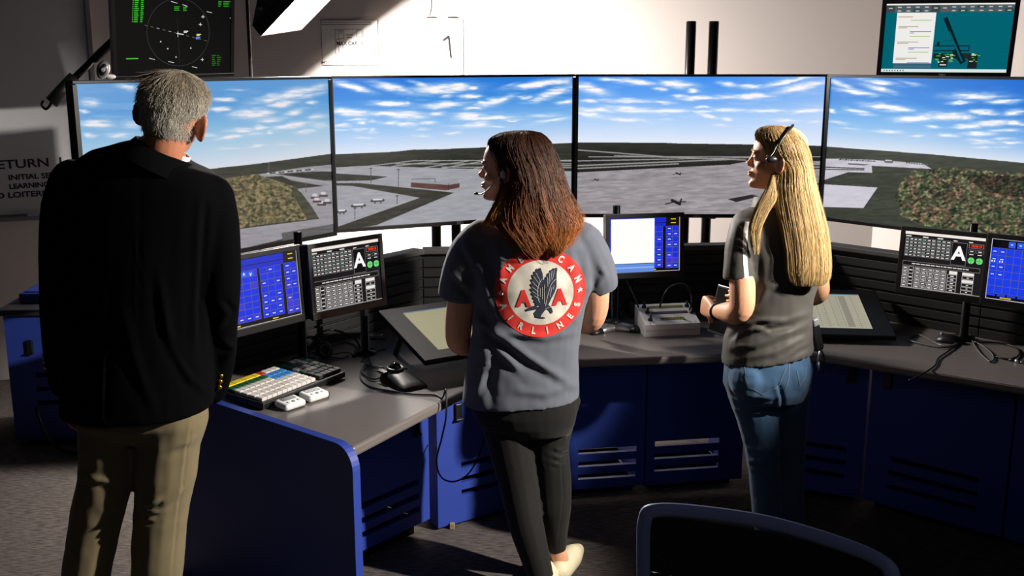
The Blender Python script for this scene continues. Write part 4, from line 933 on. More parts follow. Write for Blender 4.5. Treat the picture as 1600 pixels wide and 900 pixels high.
for r in range(5):
    for i in range(16): b.box((-.155+i*.0207, -.04+r*.02, .024), (.0175, .0165, .006), .0015, 0, Mk2, 1)
b.build('keys', mat('key_black', (26, 26, 28), .5), t)
G5 = 'tangled cables on the right worktop'
M_cab2 = mat('cable_grey', (96, 94, 96), .35)
for pts, lab, m in (([(1497, 536), (1480, 541), (1462, 536), (1448, 528), (1436, 523), (1424, 525), (1420, 531), (1440, 537), (1475, 543), (1500, 534), (1514, 513), (1517, 505)], 'grey cable looping round the mouse on the right worktop', M_cab2),
                 ([(1514, 512), (1518, 530), (1530, 550), (1545, 564), (1552, 562), (1550, 553), (1535, 540), (1522, 534)], 'grey cable loop right of the mouse', M_cab2),
                 ([(1533, 503), (1540, 514), (1547, 522)], 'short grey cable end at the back right of the worktop', M_cab2),
                 ([(1522, 536), (1556, 536), (1580, 540), (1592, 548), (1590, 557), (1575, 561), (1556, 557)], 'dark cable loop nearest the right picture edge', M_rubber),
                 ([(1497, 538), (1480, 550), (1466, 560), (1460, 572), (1440, 585), (1421, 594)], 'black cable running from the mouse to the worktop edge', M_rubber)):
    wire('tangled_cable', [onz(x, y, .7055) for x, y in pts], .0036, lab, 'cable', G5, m)
c = onz(1588, 564, .7060); d = dirv(-50); b = MB(); b.tube([c-d*.03, c-d*.005], .006, 10); b.tube([c-d*.005, c+d*.012], .008, 10, 1); b.tube([c+d*.012, c+d*.03], .0045, 10, 1); o = b.build('cable_plug', [M_rubber, M_silver], None, c-Vector((0, 0, .006))); tag(o, 'silver and black cable plug near the right picture edge', 'plug')
c = onz(1592, 503, ZD); t = thing('desk_fitting', 'small silver desk fitting at the foot of the far right monitor', 'fitting', c)
b = MB(); b.lathe([(.001, 0), (.03, 0), (.03, .006), (.012, .01), (.008, .03), (.012, .034), (.001, .036)], 18, M=Matrix.Translation(c)); b.build('base', M_silver, t)

# ------------------------------------------------------------------ office chair, lower right
p0 = at(1003, 797, 2.10); p1 = Vector((.73, 1.845, p0.z-.012)); cd = Vector((p1.x-p0.x, p1.y-p0.y, 0)); cw = cd.length; cd.normalize()
Mc = frame(Vector((p0.x, p0.y, 0)), cd)                  # x across the back, y towards the seat, z up
zt = p0.z; t = thing('office_chair', 'dark office chair with mesh back in the lower right foreground', 'chair', Mc @ Vector((cw/2, .26, 0)))
def backpt(u, z):                                        # curved backrest surface
    return Mc @ Vector((u*cw, .055*(1-(2*u-1)**2)+.03*math.sin((zt-z)*5), z))
out = [(0.0+.03, zt-.50), (.005, zt-.30), (.0, zt-.10), (.01, zt-.025), (.045, zt+.0), (.2, zt+.006), (.5, zt+.008), (.8, zt+.004), (.955, zt-.004), (.99, zt-.03), (1.0, zt-.10), (.995, zt-.30), (.97, zt-.50), (.5, zt-.52), (.03, zt-.50)]
P = smooth_pts([backpt(u, z) for u, z in out], 6)
M_chair = mat('chair_frame', (146, 158, 204), .5)
b = MB(); rings = []
for i, p in enumerate(P):
    tg = (P[(i+1) % len(P)]-P[i-1]).normalized(); nn = (Mc.to_3x3() @ Vector((0, 1, 0))).normalized(); ww = tg.cross(nn).normalized()
    rings.append([p+ww*.016*math.cos(a)*1.0+nn*.010*math.sin(a) for a in [2*math.pi*k/10 for k in range(10)]])
b.loft(rings); b.build('back_frame', M_chair, t)
m = mat('chair_mesh', (30, 30, 34), .8); nt = m.node_tree; bs = nt.nodes['Principled BSDF']; tcn = nt.nodes.new('ShaderNodeTexCoord'); vo = nt.nodes.new('ShaderNodeTexVoronoi'); vo.inputs['Scale'].default_value = 240; nt.links.new(tcn.outputs['Object'], vo.inputs['Vector'])
cr = nt.nodes.new('ShaderNodeMapRange'); cr.inputs['From Min'].default_value = .12; cr.inputs['From Max'].default_value = .28; cr.inputs['To Min'].default_value = .55; nt.links.new(vo.outputs['Distance'], cr.inputs['Value']); nt.links.new(cr.outputs['Result'], bs.inputs['Alpha'])
b = MB(); nu, nv = 18, 14; vs = [tuple(backpt(.012+.976*i/nu, zt-.015-.48*j/nv)) for j in range(nv+1) for i in range(nu+1)]
b.add(vs, [[j*(nu+1)+i, j*(nu+1)+i+1, (j+1)*(nu+1)+i+1, (j+1)*(nu+1)+i] for j in range(nv) for i in range(nu)], smooth=True); b.build('back_mesh', m, t)
b = MB(); b.tube([backpt(.02, zt-.16), backpt(.25, zt-.175), backpt(.5, zt-.18), backpt(.75, zt-.175), backpt(.98, zt-.16)], .009, 8); b.build('lumbar_bar', M_black, t)
b = MB(); b.box((cw/2, .27, .47), (.48, .46, .07), .03, M=Mc, seg=3); b.build('seat', mat('seat_fabric', (26, 27, 32), .9), t)
b = MB(); b.tube([Mc @ Vector((cw/2, .2, .43)), Mc @ Vector((cw/2, .02, .42)), Mc @ Vector((cw/2, .06, zt-.5))], .02, 8); b.build('back_bracket', M_black, t)
b = MB(); b.cyl(Mc @ Vector((cw/2, .27, .08)), Mc @ Vector((cw/2, .27, .44)), .028, 14); b.build('gas_column', M_metal_black, t)
cc = Mc @ Vector((cw/2, .27, .09)); b = MB(); ca_ = []
for k in range(5): dv = dirv(20+72*k); b.tube([cc, cc+dv*.15+Vector((0, 0, -.005)), cc+dv*.29+Vector((0, 0, -.025))], [.024, .02, .014], 8); ca_.append(cc+dv*.28)
b.build('base', M_black, t)
for q in ca_:
    b = MB(); b.cyl((q.x-.02, q.y, .028), (q.x+.02, q.y, .028), .027, 14); b.build('caster', M_black, t)
# ------------------------------------------------------------------ people
def ring(c, u, v, hw, hd, n=24, e=2.0):
    out = []
    for k in range(n):
        a = 2*math.pi*k/n; co, s = math.cos(a), math.sin(a)
        out.append(c+u*hw*math.copysign(abs(co)**(2/e), co)+v*hd*math.copysign(abs(s)**(2/e), s))
    return out
def torso(mb, Y0, rows, e=2.3, k=1., kd=1., n=32, cap=True):
    """rows: px, py, half width px, half depth m, tilt (slope of the ring, + = right side lower), dy, turn deg"""
    R = []
    for r in rows:
        px, py, hw, hd = r[:4]; tl = r[4] if len(r) > 4 else 0; dy = r[5] if len(r) > 5 else 0; tr = math.radians(r[6]) if len(r) > 6 else 0
        c = at(px, py, Y0+dy); s = scl(py, Y0+dy)
        u = Vector((math.cos(tr), math.sin(tr), -tl)); v = Vector((-math.sin(tr), math.cos(tr), 0))
        R.append(ring(c, u, v, hw*s*k, hd*kd, n, e))
    mb.loft(R); return R
def limb(mb, Y0, rows, k=1., flat=1., n=16, ends=(True, True), sub=3):
    """rows: px, py, dy, half width px [, depth ratio]; rounded tube through the rows"""
    C = [at(r[0], r[1], Y0+r[2]) for r in rows]; W = [r[3]*scl(r[1], Y0+r[2])*k for r in rows]; Fl = [(r[4] if len(r) > 4 else flat) for r in rows]
    P = smooth_pts(C, sub); m = len(P); ii = np.linspace(0, len(rows)-1, m)
    Wd = np.interp(ii, range(len(rows)), W); F = np.interp(ii, range(len(rows)), Fl)
    return limb3(mb, P, Wd, F, n, ends)
def limb3(mb, P, Wd, F=None, n=16, ends=(True, True)):
    R = []; m = len(P)
    for i in range(m):
        t = (P[min(i+1, m-1)]-P[max(i-1, 0)]).normalized()
        u = t.cross(Vector((0, 1, 0)))
        if u.length < .25: u = Vector((1, 0, 0))-t*t.x
        u.normalize(); v = u.cross(t).normalized(); f = 1. if F is None else F[i]
        if R and u.dot(lu) < 0: u = -u; v = -v
        lu = u
        R.append((P[i], t, u, v, Wd[i], f))
    rings = []
    if ends[0]:
        c, t, u, v, w, f = R[0]
        for q, s in ((.85, .45), (.5, .82)): rings.append(ring(c-t*w*q, u, v, w*s, w*f*s, n))
    for c, t, u, v, w, f in R: rings.append(ring(c, u, v, w, w*f, n))
    if ends[1]:
        c, t, u, v, w, f = R[-1]
        for q, s in ((.5, .82), (.85, .45)): rings.append(ring(c+t*w*q, u, v, w*s, w*f*s, n))
    mb.loft(rings)
def headM(px, py, Y, yaw, roll=0, pitch=0, s=1.):
    """head frame: x right, y front, z up; origin on the ear axis at chin height. yaw: 0 looks along +Y, positive turns to the left"""
    return Matrix.Translation(at(px, py, Y)) @ Matrix.Rotation(math.radians(yaw), 4, 'Z') @ Matrix.Rotation(math.radians(roll), 4, 'Y') @ Matrix.Rotation(math.radians(pitch), 4, 'X') @ Matrix.Scale(s, 4)
HEADT = [(.004, .076, .02, .016), (.012, .086, .02, .028), (.026, .087, -.0, .040), (.042, .083, .03, .048), (.055, .084, .05, .054), (.075, .086, .072, .061), (.095, .084, .086, .066), (.118, .083, .094, .070), (.135, .088, .098, .072), (.15, .089, .100, .073), (.168, .084, .099, .0725), (.185, .075, .094, .069), (.202, .062, .083, .060), (.215, .053, .066, .047), (.225, .030, .042, .030), (.2295, .012, .018, .013)]
def hring(M, z, f, b, hw, n=28, grow=0.):
    out = []
    for k in range(n):
        a = 2*math.pi*k/n; co, s = math.cos(a), math.sin(a)
        x = (hw+grow)*math.copysign(abs(co)**.92, co); y = ((f+grow) if s > 0 else (b+grow))*math.copysign(abs(s)**.92, s)
        out.append(M @ Vector((x, y, z)))
    return out
def head(mb, M, male=False):
    mb.loft([hring(M, z, f, b, hw) for z, f, b, hw in HEADT])
    k = 1.12 if male else 1.
    def ball(c, r): mb.ball(c, r, M=M, n=14)
    mb.loft([[M @ Vector(p) for p in ((-.007, .085, zz), (.007, .085, zz), (.006*w+.003, y, zz), (0, y+.003, zz), (-.006*w-.003, y, zz))] for zz, y, w in ((.130, .088, .6), (.114, .092, .8), (.102, .098, 1.1), (.093, .105, 1.5), (.085, .102, 1.5), (.079, .091, 1.2))])
    ball((0, .1015, .0915), (.0095, .0095, .0082)); ball((-.010, .094, .086), (.0072, .010, .0068)); ball((.010, .094, .086), (.0072, .010, .0068))
    ball((0, .086, .061), (.022, .012, .0062)); ball((0, .085, .050), (.019, .0125, .0068)); ball((0, .078, .020), (.020, .016, .015))
    ball((-.040, .052, .085), (.022, .026, .022)); ball((.040, .052, .085), (.022, .026, .022))
    ball((-.028, .078, .133), (.024, .014, .007)); ball((.028, .078, .133), (.024, .014, .007))
    ball((-.031, .071, .116), (.0155, .0135, .0105)); ball((.031, .071, .116), (.0155, .0135, .0105))
    for s in (-1, 1):                                    # ears
        E = M @ Matrix.Translation((s*(.077 if male else .072), -.006, .102)) @ Matrix.Rotation(math.radians(s*24), 4, 'Z') @ Matrix.Rotation(math.radians(-10), 4, 'X')
        mb.ball((s*.003, 0, 0), (.0095*k, .018*k, .030*k), M=E, n=12)
        rim = [(s*.006, .012, -.018), (s*.008, .006, -.028), (s*.01, -.008, -.024), (s*.013, -.018, -.004), (s*.013, -.018, .014), (s*.011, -.008, .028), (s*.008, .006, .028), (s*.006, .013, .018), (s*.004, .010, .006)]
        mb.tube(smooth_pts([E @ (Vector(p)*k) for p in rim], 4), .0048*k, 8)
def neck(mb, M, base, r0, r1):
    a = M @ Vector((0, -.025, .075)); c = M @ Vector((0, -.03, .02)); b = Vector(base); m = c.lerp(b, .55)
    limb3(mb, smooth_pts([a, c, m, b], 4), np.interp(np.linspace(0, 1, 13), [0, .4, .7, 1], [r0, r0, (r0+r1)/2, r1]), None, 18)
def hand(mb, w, d, nrm, L=.175, curl=(.5, .6, .5), thumb=1, spread=.12, r=.0085):
    """palm at wrist w along d, palm facing nrm; thumb=+1/-1 picks its side; five separate tapered fingers"""
    d = Vector(d).normalized(); nrm = Vector(nrm); nrm = (nrm-d*nrm.dot(d)).normalized(); s = d.cross(nrm).normalized()*thumb
    k = L/.18; w = Vector(w)
    rings = []
    for q, hw, hd in ((-.02, .026, .020), (0, .027, .019), (.03, .036, .0165), (.06, .041, .015), (.088, .041, .0125), (.098, .036, .009)): rings.append(ring(w+d*q*k, s, nrm, hw*k, hd*k, 16, 2.6))
    mb.loft(rings)
    for off, ln_, q in ((.029, .072, .086), (.010, .080, .091), (-.010, .075, .089), (-.028, .058, .082)):
        p = w+d*q*k+s*off*k; dd = (d+s*off*spread*30*k*.2).normalized(); pts = [p-dd*.02*k, p]; a = 0
        for i, fr in enumerate((.45, .30, .25)):
            a += curl[i]; e = dd*math.cos(a)+nrm*math.sin(a); p = p+e*ln_*fr*k; pts.append(p)
        P = smooth_pts(pts, 3); limb3(mb, P, np.linspace(r*1.08, r*.78, len(P))*k*1.0, None, 10)
    p = w+d*.022*k+s*.026*k; pts = [p-s*.012*k, p]; e = (d*.62+s*.66+nrm*.42).normalized()
    for i, ln_ in enumerate((.038, .032, .026)): p = p+e*ln_*k; pts.append(p); e = (e+d*.28-s*.22+nrm*.18).normalized()
    P = smooth_pts(pts, 3); limb3(mb, P, np.linspace(r*1.5, r*.9, len(P))*k, None, 10)
def skin_mat(name, rgb): return mat(name, rgb, .48, spec=.4, sss=.12, vary=(30, .06), bump=(420, .08, .0008))
def creases(me, lines, Y0):
    """press folds into the side of a garment that faces the camera: (photo polyline, width px, height m)"""
    V = getv(me); N = getn(me); X, Y = proj(V); face = np.clip(-N[:, 1]*1.6+.1, 0, 1); off = np.zeros(len(V))
    for pl, wd, hh in lines:
        best = np.full(len(V), 1e9); sgn = np.zeros(len(V)); tt = np.zeros(len(V)); L = len(pl)-1
        for i in range(L):
            ax_, ay_ = pl[i]; dx, dy = pl[i+1][0]-ax_, pl[i+1][1]-ay_; l2 = dx*dx+dy*dy
            t = np.clip(((X-ax_)*dx+(Y-ay_)*dy)/l2, 0, 1); ex = X-ax_-t*dx; ey = Y-ay_-t*dy; d = np.hypot(ex, ey); s = (dx*ey-dy*ex)/math.sqrt(l2)
            m = d < best; best[m] = d[m]; sgn[m] = s[m]; tt[m] = (i+t[m])/L
        env = np.sin(np.clip(tt, .02, .98)*math.pi)**.5
        off += env*hh*(np.exp(-(best/wd)**2)-.55*np.exp(-((sgn-wd*1.7)/(wd*1.1))**2)*(best < wd*4))
    setv(me, V+N*(off*face)[:, None])
def wrinkle(me, amp, sc, seed=0., stretch=(1, 1, 1)):
    V = getv(me); N = getn(me); o = np.array([noise.noise(Vector((v[0]*sc*stretch[0]+seed, v[1]*sc*stretch[1], v[2]*sc*stretch[2])))+.5*noise.noise(Vector((v[0]*sc*2.1*stretch[0], v[1]*sc*2.1*stretch[1]+seed, v[2]*sc*2.1*stretch[2]))) for v in V])
    setv(me, V+N*(o*amp)[:, None])
def cloth_mat(name, rgb, rough=.85, sc=900, **k): return mat(name, rgb, rough, spec=.25, bump=(sc, .25, .0006), sheen=k.pop('sheen', .15), **k)
def garment(name, mb, voxel, it, m, root, label=None, fold=None, Y0=0, wr=None):
    me = remesh(mb, voxel, it)
    if wr: wrinkle(me, *wr)
    if fold: creases(me, fold, Y0)
    me.materials.clear(); me.materials.append(m); me.polygons.foreach_set('material_index', [0]*len(me.polygons))
    o = link(name, me, root)
    if label: o['label'] = label
    return o
def project(o, polys, name, m, root, lift=.0012, maxe=.008, label=None):
    """print flat shapes (lists of (x,z) polygons, world metres) onto the camera side of a garment"""
    me = o.data; bv = BVHTree.FromPolygons([v.co[:] for v in me.vertices], [p.vertices[:] for p in me.polygons])
    b = bmesh.new()
    for verts, faces in polys:
        vs = [b.verts.new((x, 0, z)) for x, z in verts]
        for f in faces:
            try: b.faces.new([vs[i] for i in f])
            except ValueError: pass
    bmesh.ops.triangulate(b, faces=b.faces[:])
    for _ in range(6):
        es = [e for e in b.edges if e.calc_length() > maxe]
        if not es: break
        bmesh.ops.subdivide_edges(b, edges=es, cuts=1, use_grid_fill=False); bmesh.ops.triangulate(b, faces=b.faces[:])
    for v in b.verts:
        hit = bv.ray_cast(Vector((v.co.x, -.0+1.0, v.co.z)), Vector((0, 1, 0)))
        if hit[0] is not None: v.co.y = hit[0].y-lift
        else: v.co.y = 99
    bmesh.ops.delete(b, geom=[v for v in b.verts if v.co.y > 50], context='VERTS')
    out = bpy.data.meshes.new(name); b.to_mesh(out); b.free(); out.materials.append(m)
    out.polygons.foreach_set('use_smooth', [True]*len(out.polygons))
    q = link(name, out, root)
    if label: q['label'] = label
    return q
# ---- hair
def strands(name, R, count, m, root, cols, rad=.0007, lift=(.0, .006), wob=.10, tr=(0, 1), curl=0., seed=1, phi=None, npt=14, lenr=None, tip=None, clump=.35, ck=1.3, endr=.10):
    """fine hairs running down the lofted hair shell R (rings of points); cols = list of (t, rgb)"""
    A = np.array([[list(p) for p in r] for r in R]); NR, n = A.shape[:2]; cen = A.mean(1); rg = np.random.default_rng(seed)
    vs = []; fs = []; cs = []; ct = np.array([c[0] for c in cols]); cc = linv(np.array([c[1] for c in cols], float))
    for s in range(count):
        ph = rg.random()*n if phi is None else (phi[0]+(phi[1]-phi[0])*rg.random())*n
        if lenr: t0 = rg.uniform(tr[0], tr[1]); t1 = min(1, t0+rg.uniform(*lenr))
        else: t0 = tr[0]+rg.random()**2*.12; t1 = tr[1]-rg.random()**1.6*endr
        k = k0 = len(vs); w1, w2 = rg.normal(0, wob), rg.random()*6.28; lf = rg.uniform(*lift); br = np.exp(rg.normal(0, .13)+clump*(vnoise(np.array(ph*ck), np.array(seed*3.7), seed)-.5)*2); cr = rg.uniform(.6, 1.4)*curl; c2 = rg.random()*6.28
        P = []
        for j in range(npt):
            q = j/(npt-1); t = t0+(t1-t0)*q; x = t*(NR-1); i = min(int(x), NR-2); f = x-i
            pp = ph+(w1*math.sin(q*2.2+w2)*n*.05)+cr*math.sin(q*9+c2)*n*.02*q; a = int(math.floor(pp)) % n; b2 = (a+1) % n; g = pp-math.floor(pp)
            p = (A[i, a]*(1-g)+A[i, b2]*g)*(1-f)+(A[i+1, a]*(1-g)+A[i+1, b2]*g)*f; c = cen[i]*(1-f)+cen[i+1]*f
            d = p-c; d /= np.linalg.norm(d)+1e-9
            p = p+d*(lf*(.3+.7*q)+(tip*q**3*rg.random() if tip else 0)+cr*.006*q*math.cos(q*8+c2)); P.append(p)
        P = np.array(P)
        for j in range(npt):
            t = P[min(j+1, npt-1)]-P[max(j-1, 0)]; t /= np.linalg.norm(t)+1e-9; u = np.cross(t, (0.31, .9, .2)); u /= np.linalg.norm(u)+1e-9; v = np.cross(t, u); r = rad*(1-.55*(j/(npt-1))**3)
            q = t0+(t1-t0)*j/(npt-1); col = np.array([np.interp(q, ct, cc[:, z]) for z in range(3)])*br
            for a in (0, 2.094, 4.189): vs.append(P[j]+(u*math.cos(a)+v*math.sin(a))*r); cs.append((*col, 1))
        for j in range(npt-1):
            for a in range(3): fs.append((k+j*3+a, k+j*3+(a+1) % 3, k+j*3+3+(a+1) % 3, k+j*3+3+a))
    me = bpy.data.meshes.new(name); me.from_pydata(np.array(vs).tolist(), [], fs); me.update()
    ca = me.color_attributes.new('tone', 'FLOAT_COLOR', 'POINT'); ca.data.foreach_set('color', np.array(cs).ravel())
    me.materials.append(m); me.polygons.foreach_set('use_smooth', [True]*len(me.polygons)); return link(name, me, root)
M_hair = mat('hair_strands', (90, 70, 50), .45, spec=.25, attr='tone')
def hair_base(name, R, rgb, root, rough=.5):
    b = MB(); b.loft(R); me = remesh(b, .006, 5); me.materials.clear(); me.materials.append(mat('hair_'+name+str(rgb[0]), rgb, rough, spec=.35, vary=(90, .2)))
    me.polygons.foreach_set('material_index', [0]*len(me.polygons)); return link('hair', me, root)
def hair_rings(Y0, rows, n=48, e=2.0):
    R = []
    for py, xl, xr, dy, hd in rows:
        c = at((xl+xr)/2, py, Y0+dy); s = scl(py, Y0+dy); R.append(ring(c, Vector((1, 0, 0)), Vector((0, 1, 0)), (xr-xl)/2*s, hd, n, e))
    return R
def dense(R, k=3):
    A = [[Vector(p) for p in r] for r in R]; n = len(A[0]); cols = [smooth_pts([r[j] for r in A], k) for j in range(n)]
    return [[cols[j][i] for j in range(n)] for i in range(len(cols[0]))]
def face_bits(root, M, iris=(70, 90, 110), brow=(90, 66, 44)):
    for s in (-1, 1):
        b = MB(); b.ball((s*.031, .0735, .1155), .0118, M=M, n=14); b.lathe([(.001, .0119), (.0055, .0108), (.0058, .0095)], 12, 1, M @ Matrix.Translation((s*.031, .0735, .1155)) @ Matrix.Rotation(-math.pi/2, 4, 'X')); b.build('eye', [mat('eye_white', (226, 220, 216), .2), mat('iris', iris, .2)], root)
        b = MB(); b.tube(smooth_pts([M @ Vector((s*x, y, z)) for x, y, z in ((.014, .0925, .1365), (.030, .090, .1415), (.046, .078, .137))], 4), .0016, 6); b.build('eyebrow', mat('brow%d' % brow[0], brow, .8), root)
    b = MB(); b.ball((0, .0885, .0605), (.0205, .011, .0052), M=M, n=12); b.ball((0, .0875, .0515), (.018, .0115, .0058), M=M, n=12); b.build('lips', mat('lips', (172, 96, 88), .4), root)

# ================================================================== the grey-haired man
Y = 2.85
root = thing('person', 'grey-haired person in a black jacket and khaki trousers standing at the left, seen from behind', 'person', (at(205, 660, Y).x, Y, 0))
Mh = headM(261, 247, Y+.0, -8, 14, 3, 1.02)
J = [(250, 230, 32, .070, .42), (246, 240, 56, .082, .32), (238, 252, 92, .095, .18), (233, 272, 118, .112, .15), (230, 300, 132, .122, .12), (226, 345, 128, .132, .06), (221, 400, 122, .135, .03), (218, 460, 116, .13), (216, 520, 114, .13), (215, 580, 116, .14), (215, 625, 117, .148, -.03), (215, 640, 117, .15, -.04)]
AL = [(112, 280, 0, 34), (99, 325, 0, 34), (91, 380, .0, 29), (88, 440, .0, 26), (88, 500, .02, 24), (92, 560, .04, 22), (99, 603, .06, 21)]
AR = [(332, 304, 0, 34), (341, 345, 0, 33), (346, 400, .0, 30), (347, 455, .0, 28), (346, 505, .03, 25), (344, 550, .07, 25), (338, 590, .10, 22), (333, 612, .12, 20)]
LL = [(170, 655, 0, 47), (169, 700, 0, 45), (165, 750, -.0, 42), (153, 800, .0, 40), (143, 850, 0, 39), (135, 900, 0, 37), (130, 960, .0, 34), (127, 1030, .0, 32)]
LR = [(270, 650, 0, 55), (263, 690, 0, 50), (259, 740, 0, 47), (253, 790, 0, 42), (249, 830, 0, 41), (246, 880, 0, 40), (243, 940, 0, 36), (241, 1030, 0, 33)]
b = MB(); head(b, Mh, True); neck(b, Mh, at(258, 258, Y), .056, .060)
torso(b, Y, J, k=.84, kd=.84); limb(b, Y, AL, .72); limb(b, Y, AR, .72); limb(b, Y, LL, .74); limb(b, Y, LR, .74); torso(b, Y, [(220, 600, 92, .11), (220, 640, 88, .10)])
wl = at(102, 612, Y+.06); wr_ = at(334, 612, Y+.12)
hand(b, wl, (.12, .18, -1), (1, .2, .1), .19, (.45, .5, .4), thumb=-1, r=.0095); hand(b, wr_, (-.55, .80, -.20), (-.5, -.4, -.5), .19, (.5, .6, .5), thumb=1, r=.0095)
for px, xo in ((127, -.02), (241, .02)):
    f = at(px, 1030, Y); f.z = .05; limb3(b, [Vector((f.x, f.y-.06, .05)), Vector((f.x, f.y+.05, .05)), Vector((f.x+xo, f.y+.17, .035))], [.036, .04, .03])
    limb3(b, [at(px, 1020, Y), Vector((f.x, f.y-.02, .05))], [.042, .04])
me = remesh(b, .005, 4); me.materials.clear(); me.materials.append(skin_mat('skin_man', (186, 120, 88))); o = link('body', me, root)
b = MB(); torso(b, Y, J); limb(b, Y, AL); limb(b, Y, AR)
M_jkt = mat('jacket_wool', (6, 6, 8), .95, spec=.06, bump=(1200, .25, .0006))
FJ = [([(168, 560), (167, 600), (166, 655)], 3, -.010), ([(250, 440), (262, 520), (300, 590), (330, 620)], 7, .010), ([(262, 520), (285, 560), (310, 600)], 6, -.009), ([(190, 480), (210, 560), (240, 640)], 9, .006), ([(100, 300), (104, 400), (108, 500)], 6, -.012), ([(322, 320), (318, 400), (314, 480), (316, 560)], 6, -.013), ([(350, 470), (368, 490), (352, 510)], 5, -.010), ([(345, 530), (366, 545), (350, 562)], 5, .009), ([(215, 240), (218, 380), (216, 540)], 2, -.0025)]
jk = garment('jacket', b, .007, 5, M_jkt, root, 'black wool jacket', FJ, Y, (.0028, 9, 1., (1, 1, .5)))
nb = at(256, 239, Y); nax = Vector((.46, .10, .88)).normalized(); nu = nax.cross(Vector((0, 1, 0))).normalized(); nv = nu.cross(nax) if False else nax.cross(nu)
def tubering(c, r0, r1, h, th, n=36, drop=.0):          # standing band round the neck
    R = []
    for hh, rr_ in ((0, r0+th), (h, r1+th), (h+.002, r1+th*.5), (h, r1), (0, r0)):
        R.append([c+nax*(hh-drop*math.sin(2*math.pi*k/n))+nu*rr_*math.cos(2*math.pi*k/n)+nv*rr_*1.08*math.sin(2*math.pi*k/n) for k in range(n)])
    return R
b = MB(); b.loft(tubering(nb-nax*.012, .070, .064, .030, .004), cap=False); b.build('shirt_collar', cloth_mat('shirt_white', (214, 218, 228), .7), root)
b = MB(); b.loft(tubering(nb-nax*.044, .098, .073, .052, .010), cap=False); b.build('jacket_collar', M_jkt, jk)
gold = mat('brass_button', (214, 160, 62), .25, .9)
for px, py, dy in ((70, 555, .03), (70.5, 564, .032), (71.5, 573, .035), (345, 587, .085), (344, 596, .09), (343, 605, .095)):
    c = at(px, py, Y+dy-(.032 if px > 200 else .012)); b = MB(); b.ball(c, (.0075, .006, .0075), n=12); b.build('button', gold, jk)
M_kh = cloth_mat('khaki_cotton', (122, 110, 82), .85, 1100)
b = MB(); torso(b, Y, [(221, 610, 98, .118), (221, 636, 100, .122), (222, 656, 99, .114), (223, 672, 93, .092), (224, 684, 84, .07)]); limb(b, Y, [(172, 628, 0, 49)]+LL, 1., ends=(True, True)); limb(b, Y, [(270, 628, 0, 54)]+LR, 1., ends=(True, True))
FT = [([(222, 790), (240, 786), (252, 778)], 4, .008), ([(220, 802), (238, 800), (248, 800)], 3, .006), ([(226, 812), (240, 812)], 3, .006), ([(250, 792), (275, 775), (290, 760)], 5, .006), ([(300, 660), (292, 700), (285, 760), (278, 800), (272, 860), (268, 900)], 1.6, -.004), ([(270, 700), (296, 690), (306, 680)], 5, .006), ([(135, 745), (150, 750), (185, 752)], 5, .006), ([(160, 800), (185, 790), (196, 775)], 6, .006)]
garment('trousers', b, .007, 4, M_kh, root, 'khaki cotton trousers', FT, Y, (.003, 11, 4.))
for px, xo in ((127, -.025), (241, .025)):
    f = at(px, 1030, Y); b = MB(); limb3(b, [Vector((f.x, f.y-.075, .05)), Vector((f.x, f.y+.03, .055)), Vector((f.x+xo, f.y+.13, .042)), Vector((f.x+xo*1.4, f.y+.19, .034))], [.046, .05, .05, .036], [1, 1.1, .8, .7]); me = remesh(b, .006, 4)
    V = getv(me); V[:, 2] = np.maximum(V[:, 2], .002); setv(me, V); me.materials.clear(); me.materials.append(mat('shoe_leather', (40, 28, 22), .4)); link('shoe', me, root)
HR = []
for z, f, bk, hw in [(.050, -.02, .054, .040), (.062, -.018, .070, .054), (.078, -.016, .084, .058), (.098, -.014, .096, .061), (.118, -.010, .104, .064), (.135, .02, .108, .0755), (.15, .06, .110, .0785), (.168, .083, .109, .0785), (.185, .082, .104, .076), (.202, .072, .093, .068), (.216, .06, .076, .055), (.228, .036, .05, .036), (.2345, .014, .02, .015)]:
    HR.append(hring(Mh, z, f, bk, hw, 48))
HR = HR[::-1]
hair_base('man', HR, (134, 128, 116), root, .6)
strands('hair_strands', dense(HR), 4200, M_hair, root, [(0, (140, 128, 110)), (.3, (158, 148, 132)), (.6, (196, 190, 178)), (1, (214, 208, 198))], .0006, (.0, .005), .2, (.02, .80), .3, 5, npt=7, lenr=(.14, .34), tip=.012)
strands('hair_tuft', dense(HR), 90, M_hair, root, [(0, (110, 98, 84)), (1, (150, 138, 122))], .0006, (.004, .016), .3, (.0, .2), .3, 9, phi=(.38, .72), npt=7, lenr=(.1, .22), tip=.03)

# ================================================================== the long-haired woman in the middle
Y = 3.50
root = thing('person', 'person with long brown hair, grey tee shirt with round red back print and black leggings', 'person', (at(845, 640, Y).x, Y, 0))
Mh = headM(797, 316, Y, 77, 0, 0, 1.0)
SH = [(836, 345, 40, .062), (836, 353, 66, .075), (834, 364, 88, .09), (833, 382, 97, .105), (832, 410, 98, .115), (831, 445, 95, .12), (827, 480, 88, .118), (822, 520, 85, .115), (817, 560, 87, .12), (815, 595, 90, .128), (814, 614, 91, .134, -.04), (814, 624, 91, .136, -.06)]
SL = [(755, 372, .0, 32), (735, 398, .01, 35), (722, 432, .02, 34), (715, 466, .025, 31)]
SR = [(908, 376, .0, 32), (922, 402, .02, 33), (934, 432, .04, 31), (940, 452, .05, 27)]
UL = [(752, 385, 0, 24), (730, 430, .01, 25), (720, 480, .02, 22.5), (716, 520, .03, 20.5), (719, 535, .05, 19.5), (735, 538, .12, 17), (768, 526, .24, 14), (790, 520, .31, 11.5)]
UR = [(908, 385, 0, 23), (926, 430, .03, 24), (930, 470, .05, 22), (926, 494, .07, 20.5), (918, 503, .11, 19), (905, 503, .18, 17), (885, 500, .27, 14), (872, 500, .32, 11.5)]
